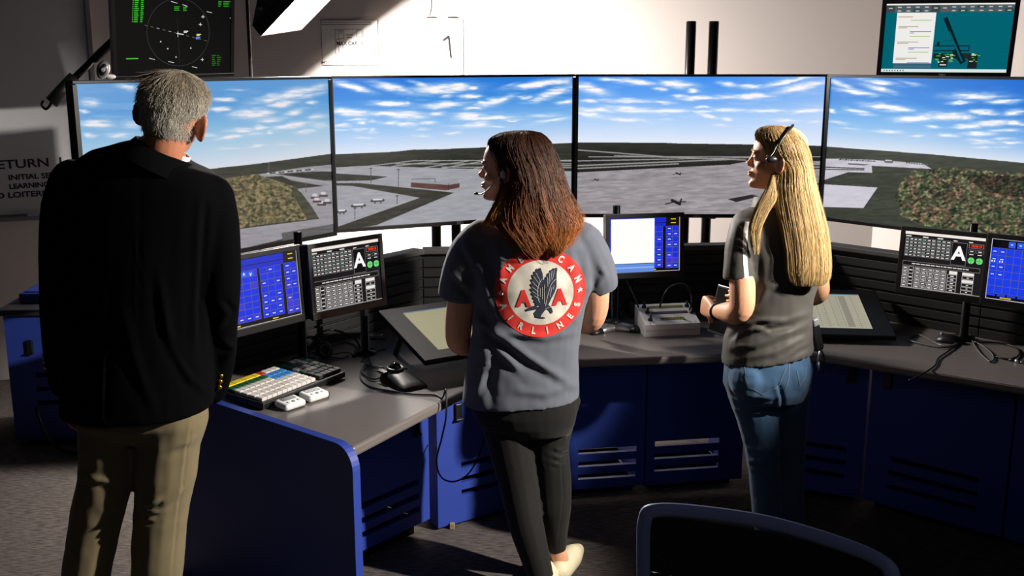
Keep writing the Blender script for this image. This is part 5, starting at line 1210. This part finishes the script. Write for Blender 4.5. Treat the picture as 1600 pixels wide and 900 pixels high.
L1 = [(786, 640, 0, 45), (797, 691, -.01, 36), (809, 754, -.03, 30), (817, 795, -.05, 28.5), (825, 831, -.07, 27), (840, 884, -.10, 22), (852, 935, -.13, 19), (858, 975, -.14, 17)]
L2 = [(862, 640, .02, 44), (856, 690, .03, 34), (860, 725, .03, 31), (863, 760, .03, 30.5), (865, 795, .02, 28), (868, 835, .02, 19), (871, 862, .02, 13)]
def feet(b, ankle, heel, toe, r=.036):
    limb3(b, [Vector(ankle), Vector((heel.x, heel.y, .05))], [r*.9, r]); limb3(b, [Vector((heel.x, heel.y, .04)), heel.lerp(toe, .5)+Vector((0, 0, .036)), Vector((toe.x, toe.y, .024))], [r, r, r*.7], [1, .9, .7])
h2 = onz(878, 906, 0); h2.z = 0; t2 = h2+Vector((.05, .12, 0)); h1 = Vector((at(858, 975, Y-.14).x, Y-.14, 0)); t1 = h1+Vector((-.02, .19, 0))
b = MB(); head(b, Mh); neck(b, Mh, at(832, 362, Y), .047, .056)
torso(b, Y, SH, k=.86, kd=.84); limb(b, Y, UL); limb(b, Y, UR); limb(b, Y, L1, .8); limb(b, Y, L2, .8); torso(b, Y, [(817, 590, 76, .11), (819, 630, 70, .105), (820, 645, 60, .09)])
hand(b, at(790, 520, Y+.31), (.55, .75, -.1), (.3, -.1, -.9), .165, (.3, .4, .3), thumb=-1); hand(b, at(872, 500, Y+.32), (-.6, .7, -.1), (-.3, -.1, -.9), .165, (.3, .4, .3), thumb=1)
feet(b, at(871, 858, Y+.02), h2, t2, .034); feet(b, at(858, 970, Y-.14), h1, t1, .034)
me = remesh(b, .0045, 3); me.materials.clear(); me.materials.append(skin_mat('skin_light', (216, 158, 126))); link('body', me, root)
face_bits(root, Mh, (80, 70, 60), (70, 48, 34))
b = MB(); torso(b, Y, SH); limb(b, Y, SL, ends=(True, False)); limb(b, Y, SR, ends=(True, False))
M_tee = cloth_mat('tee_grey', (92, 96, 106), .9, 1000)
FS = [([(742, 500), (775, 520), (830, 560), (895, 602)], 7, .012), ([(752, 520), (790, 556), (812, 580)], 6, .010), ([(740, 470), (760, 500), (770, 540), (800, 545)], 8, -.010), ([(735, 545), (760, 525), (800, 520), (850, 528), (895, 520)], 6, .007), ([(745, 380), (765, 420), (775, 470)], 7, -.010), ([(725, 380), (742, 410), (752, 450)], 6, .007), ([(772, 375), (784, 410), (780, 450)], 6, .006), ([(905, 400), (912, 440), (910, 480)], 7, -.010), ([(728, 590), (745, 575), (770, 570)], 6, .007), ([(800, 610), (850, 615), (895, 600)], 7, .006), ([(740, 620), (752, 600), (757, 575)], 5, .006), ([(700, 420), (722, 440), (742, 460)], 5, .006), ([(935, 410), (945, 430), (930, 450)], 5, .006), ([(775, 555), (765, 600), (770, 640)], 9, -.008)]
tee = garment('tee_shirt', b, .006, 4, M_tee, root, 'grey tee shirt', FS, Y, (.0025, 13, 2.))
# --- round back print
lc = at(845, 458, Y-.12); U_ = scl(458, Y-.12)*72/380.0       # one zoom unit of the print in metres
def lp(x, z): return (lc.x+x*U_, lc.z+z*U_)
def annulus(r0, r1, n=96):
    vs = [lp(r1*math.cos(2*math.pi*k/n), r1*.985*math.sin(2*math.pi*k/n)) for k in range(n)]+[lp(r0*math.cos(2*math.pi*k/n), r0*.985*math.sin(2*math.pi*k/n)) for k in range(n)]
    return vs, [[k, (k+1) % n, n+(k+1) % n, n+k] for k in range(n)]
def disc_(r, n=72, rings=8):
    vs = [lp(0, 0)]; fs = []
    for j in range(1, rings+1): vs += [lp(r*j/rings*math.cos(2*math.pi*k/n), r*.985*j/rings*math.sin(2*math.pi*k/n)) for k in range(n)]
    for k in range(n): fs.append([0, 1+k, 1+(k+1) % n])
    for j in range(rings-1):
        for k in range(n): a = 1+j*n; fs.append([a+k, a+n+k, a+n+(k+1) % n, a+(k+1) % n])
    return vs, fs
M_pr = cloth_mat('print_red', (206, 50, 44), .8); M_pc = mat('print_cream', (206, 200, 186), .85, vary=(16, .34)); M_pn = cloth_mat('print_navy', (44, 48, 64), .85); M_pl = mat('print_pale', (206, 202, 192), .85)
def glyph(ch, size, cx_, cz_, rot, bold=.0, wd=1.):
    q = MB(); q.text(ch, size, Matrix.Identity(4), bold=bold, width=wd); c, s = math.cos(rot), math.sin(rot)
    xs = [v[0] for v in q.v]; zs = [v[1] for v in q.v]; mx, mz = (min(xs)+max(xs))/2, (min(zs)+max(zs))/2
    return [lp(cx_+(v[0]-mx)*c-(v[1]-mz)*s, cz_+(v[0]-mx)*s+(v[1]-mz)*c) for v in q.v], q.f
def star(cx_, cz_, r): return [lp(cx_+(r if k % 2 == 0 else r*.42)*math.sin(math.pi*k/5), cz_+(r if k % 2 == 0 else r*.42)*math.cos(math.pi*k/5)) for k in range(10)], [[9, 8, 7, 6, 5, 4, 3, 2, 1, 0]]
project(tee, [disc_(282)], 'print_disc', M_pc, tee, .0008, .012, 'cream printed disc')
project(tee, [annulus(276, 382)], 'print_ring', M_pr, tee, .0012, .010, 'red printed ring')
let = []
for i, ch in enumerate('AMERICAN'):
    a = math.radians(161-i*20.3); let.append(glyph(ch, 76, 328*math.cos(a), 328*.985*math.sin(a), a-math.pi/2, 3.2, .82))
for i, ch in enumerate('AIRLINES'):
    a = math.radians(201+i*19.7); let.append(glyph(ch, 76, 328*math.cos(a), 328*.985*math.sin(a), a+math.pi/2, 3.2, .82))
let += [star(-332, -8, 26), star(330, 8, 26)]
for g_ in let: project(tee, [g_], 'print_letter' if len(g_[0]) != 10 or len(g_[1]) != 1 else 'print_star', M_pl, tee, .0028, .012)
for g_ in (glyph('A', 178, -142, -44, .02, 11, .84), glyph('A', 178, 158, -36, -.0, 11, .84)): project(tee, [g_], 'print_initial', M_pr, tee, .0026, .012, 'large red capital letter')
def Z(pts): return [lp(x-560, 470-y) for x, y in pts]
def poly(pts): v = Z(pts); return v, [list(range(len(v)))]
def feather(a, c, w):
    a, c = Vector(a), Vector(c); d = (c-a); nn = Vector((-d.y, d.x)).normalized(); return poly([tuple(a-nn*w*.7), tuple(a+d*.6-nn*w), tuple(a+d*.93-nn*w*.55), tuple(c), tuple(a+d*.93+nn*w*.55), tuple(a+d*.6+nn*w), tuple(a+nn*w*.7)])
eg = []
for a, c in (((572, 380), (550, 258)), ((566, 390), (524, 264)), ((558, 398), (506, 286)), ((550, 408), (490, 312)), ((545, 425), (482, 350)), ((542, 445), (476, 392)), ((540, 470), (473, 432)), ((542, 495), (482, 470)), ((545, 520), (494, 505)), ((550, 545), (506, 535)), ((556, 562), (518, 562))): eg.append(feather(a, c, 15))
eg.append(poly([(590, 355), (598, 420), (600, 540), (588, 590), (556, 580), (536, 530), (532, 470), (545, 410), (568, 370)]))
for a, c in (((660, 370), (690, 258)), ((648, 370), (664, 262)), ((636, 380), (642, 276)), ((626, 395), (622, 300)), ((618, 410), (606, 330)), ((610, 430), (598, 356))): eg.append(feather(a, c, 14))
eg.append(poly([(690, 300), (690, 420), (672, 470), (648, 515), (628, 562), (606, 590), (594, 560), (598, 470), (614, 400), (650, 350)]))
eg.append(poly([(560, 570), (600, 560), (628, 572), (652, 600), (662, 628), (655, 646), (642, 640), (632, 620), (612, 606), (596, 616), (570, 650), (556, 680), (545, 668), (520, 668), (505, 640), (530, 610)]))
eg.append(poly([(540, 588), (505, 575), (470, 588), (436, 608), (446, 622), (480, 614), (500, 612), (530, 606)]))
eg.append(poly([(512, 664), (540, 660), (560, 672), (590, 676), (600, 690), (578, 684), (560, 684), (540, 674), (520, 676)]))
project(tee, eg, 'print_eagle', M_pn, tee, .0026, .012, 'dark blue printed eagle')
def bar(a, c, w):
    a, c = Vector(a), Vector(c); nn = Vector((-(c-a).y, (c-a).x)).normalized()*w/2; return poly([tuple(a-nn), tuple(c-nn), tuple(c+nn), tuple(a+nn)])
wl_ = []
prev = None
for q in ((572, 350), (556, 372), (542, 400), (534, 440), (532, 480), (540, 520), (550, 550)):
    if prev: wl_.append(bar(prev, q, 3.2))
    prev = q
prev = None
for q in ((688, 352), (664, 372), (644, 400), (632, 440), (620, 480), (608, 530), (600, 580)):
    if prev: wl_.append(bar(prev, q, 3.2))
    prev = q
for a, c in (((590, 400), (590, 560)), ((560, 380), (520, 300)), ((552, 400), (500, 330)), ((545, 430), (488, 372)), ((542, 460), (486, 415)), ((546, 490), (494, 455)), ((550, 520), (505, 490)), ((655, 360), (672, 280)), ((640, 375), (652, 285)), ((628, 395), (632, 300)), ((618, 415), (614, 335)), ((556, 430), (556, 500)), ((574, 420), (574, 520)), ((652, 420), (636, 500)), ((668, 400), (664, 440)), ((600, 604), (630, 590))): wl_.append(bar(a, c, 2.6))
project(tee, wl_, 'print_feather_lines', M_pl, tee, .0038, .012)
# --- leggings, shoes
b = MB(); torso(b, Y, [(816, 585, 80, .115), (818, 620, 84, .13), (820, 640, 82, .126), (823, 658, 76, .112), (826, 674, 66, .09)]); limb(b, Y, [(784, 622, 0, 46)]+L1[1:], ends=(True, False)); limb(b, Y, [(864, 622, .02, 44)]+L2[1:], ends=(True, False))
FL = [([(865, 700), (876, 704), (890, 700)], 3, .006), ([(862, 712), (876, 716), (888, 712)], 3, .006), ([(862, 724), (875, 727)], 3, .005), ([(877, 720), (880, 780), (872, 850)], 1.3, -.003)]
garment('leggings', b, .006, 4, cloth_mat('leggings_black', (18, 17, 15), .75, 1400, sheen=.1), root, 'black leggings', FL, Y)
for hl, te in ((h2, t2), (h1, t1)):
    b = MB(); d = (te-hl).normalized(); limb3(b, [hl-d*.03+Vector((0, 0, .046)), hl.lerp(te, .35)+Vector((0, 0, .05)), hl.lerp(te, .75)+Vector((0, 0, .045)), te+d*.03+Vector((0, 0, .034))], [.042, .045, .05, .038], [1, 1, .85, .7]); me = remesh(b, .005, 4)
    V = getv(me); V[:, 2] = np.maximum(V[:, 2], .002); setv(me, V); me.materials.clear(); me.materials.append(mat('clog_cream', (228, 216, 182), .6, vary=(26, .1))); link('shoe', me, root)['label'] = 'cream slip-on shoe'
# --- hair
HW = [(203.5, 812, 822, 0, .012), (207, 786, 842, 0, .05), (215, 769, 853, 0, .078), (226, 764, 861, -.003, .092), (242, 770, 867, -.008, .100), (262, 778, 874, -.012, .104), (282, 785, 878, -.02, .104), (300, 782, 884, -.03, .102), (320, 776, 893, -.042, .098), (338, 774, 904, -.055, .090), (352, 778, 905, -.07, .075), (366, 794, 896, -.082, .058), (380, 808, 890, -.09, .045), (391, 824, 880, -.095, .032), (397, 838, 866, -.097, .016)]
R = hair_rings(Y, HW); RD = dense(R)
for i, r in enumerate(RD):                               # loose waves, stronger towards the ends
    q = i/(len(RD)-1); c = sum(r, Vector())/len(r)
    for j, p in enumerate(r):
        a = 2*math.pi*j/len(r); g = noise.noise(Vector((math.cos(a)*3.2, math.sin(a)*3.2, q*3.5)))+.6*noise.noise(Vector((math.cos(a)*7+5, math.sin(a)*7, q*4)))
        r[j] = c+(p-c)*(1+g*.16*q)+Vector((0, 0, .05*q**4*noise.noise(Vector((math.cos(a)*2.6, math.sin(a)*2.6, 7.)))))
hair_base('woman', RD[:-7], (48, 30, 20), root, .5)
CW = [(0, (46, 28, 18)), (.25, (54, 32, 20)), (.5, (94, 54, 30)), (.8, (158, 96, 50)), (1, (178, 112, 62))]
strands('hair_strands', RD, 5200, M_hair, root, CW, .0006, (.0, .0045), .45, (.02, .995), .6, 21, npt=18, clump=.6, ck=1.1, endr=.16)
strands('hair_flyaways', RD, 260, M_hair, root, CW, .0005, (.008, .022), .9, (.02, 1), 1.3, 22, npt=18)
lk = hair_rings(Y, [(286, 783, 793, -.075, .012), (310, 777, 793, -.09, .016), (332, 766, 788, -.095, .018), (345, 760, 782, -.095, .014), (352, 757, 770, -.095, .006)], 16); strands('hair_lock', dense(lk), 260, M_hair, root, [(0, (110, 68, 40)), (1, (176, 120, 70))], .0008, (0, .006), .6, (0, 1), .9, 23, npt=12)
# --- headset
E_l = Mh @ Vector((-.078, .004, .102))
t = thing('headset', 'thin pale microphone headset worn by the long-haired woman', 'headset', E_l)
b = MB(); b.tube(smooth_pts([E_l, Mh @ Vector((-.082, .030, .078)), Mh @ Vector((-.072, .062, .045)), Mh @ Vector((-.050, .090, .030)), Mh @ Vector((-.038, .104, .030))], 6), .0026, 8); b.build('microphone_boom', mat('boom_pale', (196, 190, 184), .35), t)
b = MB(); b.ball(Mh @ Vector((-.036, .107, .031)), (.008, .006, .005), n=10); b.build('microphone', M_black, t)
b = MB(); b.ball(E_l, (.010, .014, .016), n=12); b.build('earpiece', mat('boom_pale', (0, 0, 0)), t)

# ================================================================== the blonde woman on the right
Y = 3.55
root = thing('person', 'person with long straight blonde hair, grey polo shirt and blue jeans standing at the right', 'person', (at(1200, 600, Y).x, Y, 0))
Mh = headM(1210, 298, Y, 78, 0, 3, .955)
SH = [(1206, 322, 26, .055), (1204, 330, 44, .07), (1205, 342, 60, .085), (1208, 362, 67, .10), (1211, 395, 69, .112), (1213, 430, 66, .115), (1211, 465, 58, .112), (1204, 500, 63, .112), (1200, 530, 68, .12), (1199, 548, 70, .126, -.14), (1199, 556, 70, .127, -.17)]
SL = [(1166, 350, .0, 24), (1160, 380, -.03, 26), (1156, 412, -.05, 25.5), (1155, 437, -.06, 25)]
SR = [(1254, 352, .0, 22), (1264, 385, .0, 23), (1272, 425, .02, 21)]
UL = [(1166, 360, -.02, 19), (1160, 420, -.06, 20.5), (1160, 455, -.08, 20.5), (1159, 478, -.085, 20), (1151, 489, -.07, 18.5), (1137, 488, -.0, 16.5), (1123, 487, .08, 11.5), (1116, 487, .125, 9.5)]
UR = [(1256, 365, 0, 17), (1272, 420, .02, 19), (1279, 448, .04, 17), (1276, 460, .07, 16), (1256, 466, .13, 14), (1220, 470, .20, 11), (1196, 472, .23, 9.5)]
L1 = [(1170, 585, 0, 42), (1177, 612, .0, 40), (1183, 650, .0, 33), (1190, 691, .0, 28), (1194, 734, .0, 25), (1198, 790, .0, 24), (1202, 840, .0, 22), (1203, 880, .0, 21)]
L2 = [(1232, 575, .03, 38), (1232, 610, .05, 34), (1232, 660, .07, 29), (1232, 720, .08, 26), (1234, 790, .09, 22), (1236, 850, .10, 21)]
a1 = Vector((at(1203, 880, Y).x, Y, 0)); a2 = Vector((at(1236, 850, Y+.1).x, Y+.1, 0))
b = MB(); head(b, Mh); neck(b, Mh, at(1207, 330, Y), .045, .052)
torso(b, Y, SH, k=.86, kd=.84); limb(b, Y, UL); limb(b, Y, UR); limb(b, Y, L1, .84); limb(b, Y, L2, .84); torso(b, Y, [(1198, 530, 56, .105), (1198, 580, 58, .11), (1200, 610, 54, .10)])
wl = at(1116, 487, Y+.125); hand(b, wl, (-.30, .93, .08), (.92, .35, -.05), .165, (.75, .95, .7), thumb=1); wr_ = at(1196, 472, Y+.23); hand(b, wr_, (-.97, .18, .04), (.15, .9, -.1), .165, (.15, .45, .4), thumb=-1)
feet(b, a1+Vector((0, 0, .10)), a1, a1+Vector((-.03, .18, 0)), .034); feet(b, a2+Vector((0, 0, .10)), a2, a2+Vector((.02, .18, 0)), .034)
me = remesh(b, .0045, 3); me.materials.clear(); me.materials.append(skin_mat('skin_fair', (204, 152, 118))); link('body', me, root)
face_bits(root, Mh, (90, 120, 140), (150, 116, 74))
b = MB(); torso(b, Y, SH); limb(b, Y, SL, ends=(True, False)); limb(b, Y, SR, ends=(True, False))
FS = [([(1140, 520), (1175, 515), (1215, 505), (1262, 490)], 5, .007), ([(1150, 512), (1190, 500), (1225, 500)], 4, .007), ([(1180, 505), (1205, 515), (1240, 510)], 4, -.006), ([(1135, 545), (1180, 540), (1230, 520), (1266, 505)], 6, .007), ([(1160, 560), (1210, 550), (1262, 525)], 6, .006), ([(1184, 470), (1200, 450), (1225, 440)], 6, .006), ([(1183, 380), (1186, 420), (1184, 460)], 6, -.004), ([(1140, 530), (1150, 518), (1162, 512)], 4, -.006), ([(1190, 340), (1184, 370), (1180, 400)], 5, .005), ([(1225, 560), (1245, 545), (1265, 535)], 4, .005)]
M_polo = cloth_mat('polo_grey', (66, 64, 60), .6, 1500, sheen=.1)
polo = garment('polo_shirt', b, .006, 4, M_polo, root, 'grey polo shirt', FS, Y, (.0022, 15, 5.))
def strip_px(pl, w): 
    out = []
    for i in range(len(pl)-1):
        q = [at(x, y, Y-.06) for x, y in ((pl[i][0]-w, pl[i][1]), (pl[i][0]+w, pl[i][1]), (pl[i+1][0]+w, pl[i+1][1]), (pl[i+1][0]-w, pl[i+1][1]))]; out.append(([(p.x, p.z) for p in q], [[0, 1, 2, 3]]))
    return out
project(polo, strip_px([(1168, 346), (1164, 360), (1160.5, 385), (1160.5, 410), (1162, 436)], 3.4), 'sleeve_stripe', cloth_mat('stripe_pale', (232, 232, 232), .7), polo, .0014, .01, 'pale sleeve stripe')
b = MB(); c = at(1205, 318, Y); nax = Vector((-.05, .16, .98)).normalized(); nu = nax.cross(Vector((0, 1, 0))).normalized(); nv = nax.cross(nu)
b.loft(tubering(c-nax*.01, .062, .052, .034, .006), cap=False); b.build('polo_collar', M_polo, polo)
M_jean = cloth_mat('denim_blue', (52, 82, 112), .85, 700, vary=(16, .16))
b = MB(); torso(b, Y, [(1198, 525, 58, .11), (1198, 560, 66, .122), (1198, 585, 66, .126), (1200, 606, 60, .118), (1203, 622, 50, .1)]); limb(b, Y, L1, ends=(True, True)); limb(b, Y, L2, ends=(True, True)); b.ball(at(1172, 590, Y-.055), (.075, .075, .085)); b.ball(at(1233, 585, Y-.045), (.068, .075, .085))
FL = [([(1140, 605), (1165, 618), (1205, 622)], 4, .006), ([(1146, 622), (1175, 632), (1212, 630)], 3.5, .006), ([(1150, 640), (1180, 645), (1212, 640)], 3.5, .005), ([(1168, 700), (1190, 704), (1215, 690)], 4, .005), ([(1170, 720), (1195, 722), (1216, 718)], 3.5, .006), ([(1176, 732), (1200, 735), (1217, 730)], 3.5, .005), ([(1216, 600), (1222, 620), (1224, 650)], 3, -.008)]
jn = garment('jeans', b, .006, 4, M_jean, root, 'blue denim jeans', FL, Y, (.002, 16, 8.))
def seam_px(pl, w=.9): return [s for i in range(len(pl)-1) for s in strip_px2(pl[i], pl[i+1], w)]
def strip_px2(a, c, w):
    a, c = Vector(a), Vector(c); nn = Vector((-(c-a).y, (c-a).x)).normalized()*w; q = [at(*(p), Y-.10) for p in (a-nn, a+nn, c+nn, c-nn)]; return [([(p.x, p.z) for p in q], [[0, 1, 2, 3]])]
project(jn, seam_px([(1163, 572), (1164, 598), (1190, 614), (1214, 600), (1226, 572)])+seam_px([(1262, 572), (1258, 588), (1248, 600), (1244, 578)])+seam_px([(1232, 560), (1230, 590), (1222, 612)]), 'pocket_stitching', mat('stitch_pale', (80, 100, 120), .8), jn, .0012, .01)
for a in (a1, a2):
    b = MB(); te = a+Vector((-.02, .17, 0)); limb3(b, [a+Vector((.004, -.05, .045)), a.lerp(te, .4)+Vector((0, 0, .05)), te+Vector((0, .02, .035))], [.042, .046, .04], [1, 1, .75]); me = remesh(b, .006, 4); V = getv(me); V[:, 2] = np.maximum(V[:, 2], .002); setv(me, V); me.materials.clear(); me.materials.append(mat('shoe_dark', (36, 36, 40), .6)); link('shoe', me, root)
HW = [(195.5, 1205, 1218, 0, .012), (199, 1190, 1234, 0, .045), (206, 1182, 1246, 0, .07), (216, 1182, 1254, -.004, .084), (228, 1186, 1260, -.006, .090), (240, 1189, 1264, -.008, .088), (250, 1200, 1266, -.014, .076), (260, 1211, 1268, -.028, .066), (272, 1212, 1270, -.045, .058), (288, 1211, 1274, -.062, .054), (307, 1212, 1279, -.075, .05), (336, 1217, 1287, -.095, .042), (366, 1224, 1294, -.112, .036), (397, 1229, 1296.5, -.122, .032), (425, 1231, 1297, -.126, .028), (440, 1236, 1293, -.127, .02), (447, 1243, 1283, -.127, .010)]
R = hair_rings(Y, HW, e=2.1); RD = dense(R)
hair_base('blonde', RD[:-4], (150, 124, 82), root, .5)
CB = [(0, (116, 92, 60)), (.15, (140, 114, 76)), (.5, (172, 144, 98)), (1, (188, 160, 112))]
strands('hair_strands', RD, 4600, M_hair, root, CB, .0006, (.0002, .0018), .10, (.02, .995), .03, 31, npt=16, clump=.5, ck=1.6, endr=.09)
strands('hair_flyaways', RD, 120, M_hair, root, CB, .0005, (.004, .010), .5, (.02, 1), .3, 32, npt=16)
lk = hair_rings(Y, [(272, 1205, 1212, -.06, .010), (292, 1198, 1212, -.085, .012), (312, 1187, 1212, -.10, .014), (335, 1176, 1198, -.105, .014), (358, 1171, 1189, -.11, .010), (378, 1176, 1186, -.11, .006), (398, 1180, 1184, -.11, .003)], 16)
strands('hair_lock', dense(lk), 240, M_hair, root, [(0, (168, 138, 94)), (1, (188, 160, 112))], .0006, (0, .004), .5, (0, 1), .3, 33, npt=14, endr=.5)
b = MB(); er = Mh @ Vector((-.078, -.002, .064)); b.tube([er+Vector((.013*math.cos(a), -.003, -.017+.017*math.sin(a))) for a in [2*math.pi*k/28 for k in range(29)]], .0011, 6); b.build('hoop_earring', mat('earring_gold', (206, 170, 110), .25, .9), root)
wv = at(1121.5, 487, Y+.088); b = MB(); fd_ = (at(1116, 487, Y+.125)-at(1123, 487, Y+.08)).normalized(); fu = fd_.orthogonal().normalized(); fw = fd_.cross(fu)
rr_ = 11.4*scl(488, Y+.09); b.tube([wv+(fu*math.cos(a)+fw*math.sin(a))*rr_ for a in [2*math.pi*k/24 for k in range(25)]], .0062, 8); b.build('wristband', mat('band_black', (24, 24, 27), .6), root)
# headset of the blonde woman
E_l = Mh @ Vector((-.083, .000, .122))
t = thing('headset', 'black over-head headset band on the blonde woman', 'headset', E_l)
b = MB(); pts = [at(1204, 247, Y-.082), at(1210.5, 239, Y-.094), at(1215, 230, Y-.098), at(1221, 219, Y-.092), at(1229, 208, Y-.078), at(1236, 199.5, Y-.05), at(1239, 196, Y-.01), at(1237, 197, Y+.035), at(1228, 207, Y+.075), at(1216, 226, Y+.095)]
b.tube(smooth_pts(pts, 5), .0045, 8); b.build('headband', M_black, t)
E_l = at(1205, 249, Y-.086)
b = MB(); b.ball(E_l+Vector((0, -.006, 0)), (.020, .010, .012), n=14); b.tube(smooth_pts([E_l, at(1201, 243, Y-.085), at(1199, 245, Y-.084)], 4), .0035, 8); b.build('earpiece', M_black, t)
# tablet held in her hands
Mt = Matrix.Translation(at(1131, 486, Y+.30)) @ Matrix.Rotation(math.radians(-62), 4, 'Z') @ Matrix.Rotation(math.radians(-14), 4, 'X')
t = thing('tablet', 'dark tablet held upright in the blonde woman\'s hands', 'tablet', Mt @ Vector((0, 0, -.09)))
b = MB(); b.box((0, 0, 0), (.125, .010, .185), .004, M=Mt); b.build('case', mat('tablet_dark', (30, 30, 33), .4), t)
b = MB(); b.box((0, -.0056, 0), (.108, .001, .165), 0, M=Mt); b.build('screen', mat('glass_dark', (12, 12, 14), .1), t)
# radio pouch on her belt
c = at(1274, 523, Y-.02); Mr = Matrix.Translation(c) @ Matrix.Rotation(math.radians(25), 4, 'Z') @ Matrix.Rotation(math.radians(-17), 4, 'Y')
t = thing('belt_radio', 'black radio clipped to the belt of the blonde woman', 'radio', c)
b = MB(); b.box((0, 0, 0), (.038, .028, .12), .009, M=Mr, seg=3); b.build('body', M_black, t)
b = MB(); b.box((.0, -.012, .052), (.026, .018, .03), .006, M=Mr); b.build('clip', M_grey, t)
b = MB(); p = Mr @ Vector((.002, 0, -.06)); b.tube([p, p+Vector((-.002, 0, -.03)), p+Vector((0, 0, -.05))], .004, 8); b.tube([p+Vector((0, 0, -.045)), p+Vector((.004, 0, -.075))], [.006, .004], 8); b.build('metal_clasp', M_silver, t)
b = MB(); b.tube(smooth_pts([p+Vector((.01, 0, 0)), p+Vector((.022, 0, -.04)), p+Vector((.02, 0, -.08))], 5), .0035, 6); b.build('strap', M_rubber, t)
# ------------------------------------------------------------------ lights
def spot(name, loc, tgt, watts, size, blend, radius, col=(1, .93, .84)):
    d = bpy.data.lights.new(name, 'SPOT'); d.energy = watts; d.spot_size = math.radians(size); d.spot_blend = blend; d.shadow_soft_size = radius; d.color = col
    o = bpy.data.objects.new(name, d); COL.objects.link(o); o.location = loc; o.rotation_euler = (Vector(tgt)-Vector(loc)).to_track_quat('-Z', 'Y').to_euler(); return o
spot('key_spot', (2.58, 2.42, 2.36), (-.25, 3.4, 1.2), 950, 49, .45, .045)
d = bpy.data.lights.new('fill_light', 'AREA'); d.shape = 'RECTANGLE'; d.size = 1.2; d.size_y = .6; d.energy = 3.5; d.color = (.86, .9, 1)  # weak fill added behind the camera to lift the chair, not a known lamp
o = bpy.data.objects.new('fill_light', d); COL.objects.link(o); o.location = (.9, -.6, 2.75); o.rotation_euler = (Vector((.4, 2.2, .6))-Vector(o.location)).to_track_quat('-Z', 'Y').to_euler()
w = bpy.data.worlds.new('world'); SC.world = w; w.use_nodes = True
w.node_tree.nodes['Background'].inputs['Color'].default_value = (.5, .55, .7, 1); w.node_tree.nodes['Background'].inputs['Strength'].default_value = .003
vs = SC.view_settings; vs.view_transform = 'Standard'; vs.look = 'None'; vs.gamma = 1; vs.use_curve_mapping = False; vs.exposure = 0
SC.display_settings.display_device = 'sRGB'
SC.cycles.max_bounces = 6; SC.cycles.use_denoising = True
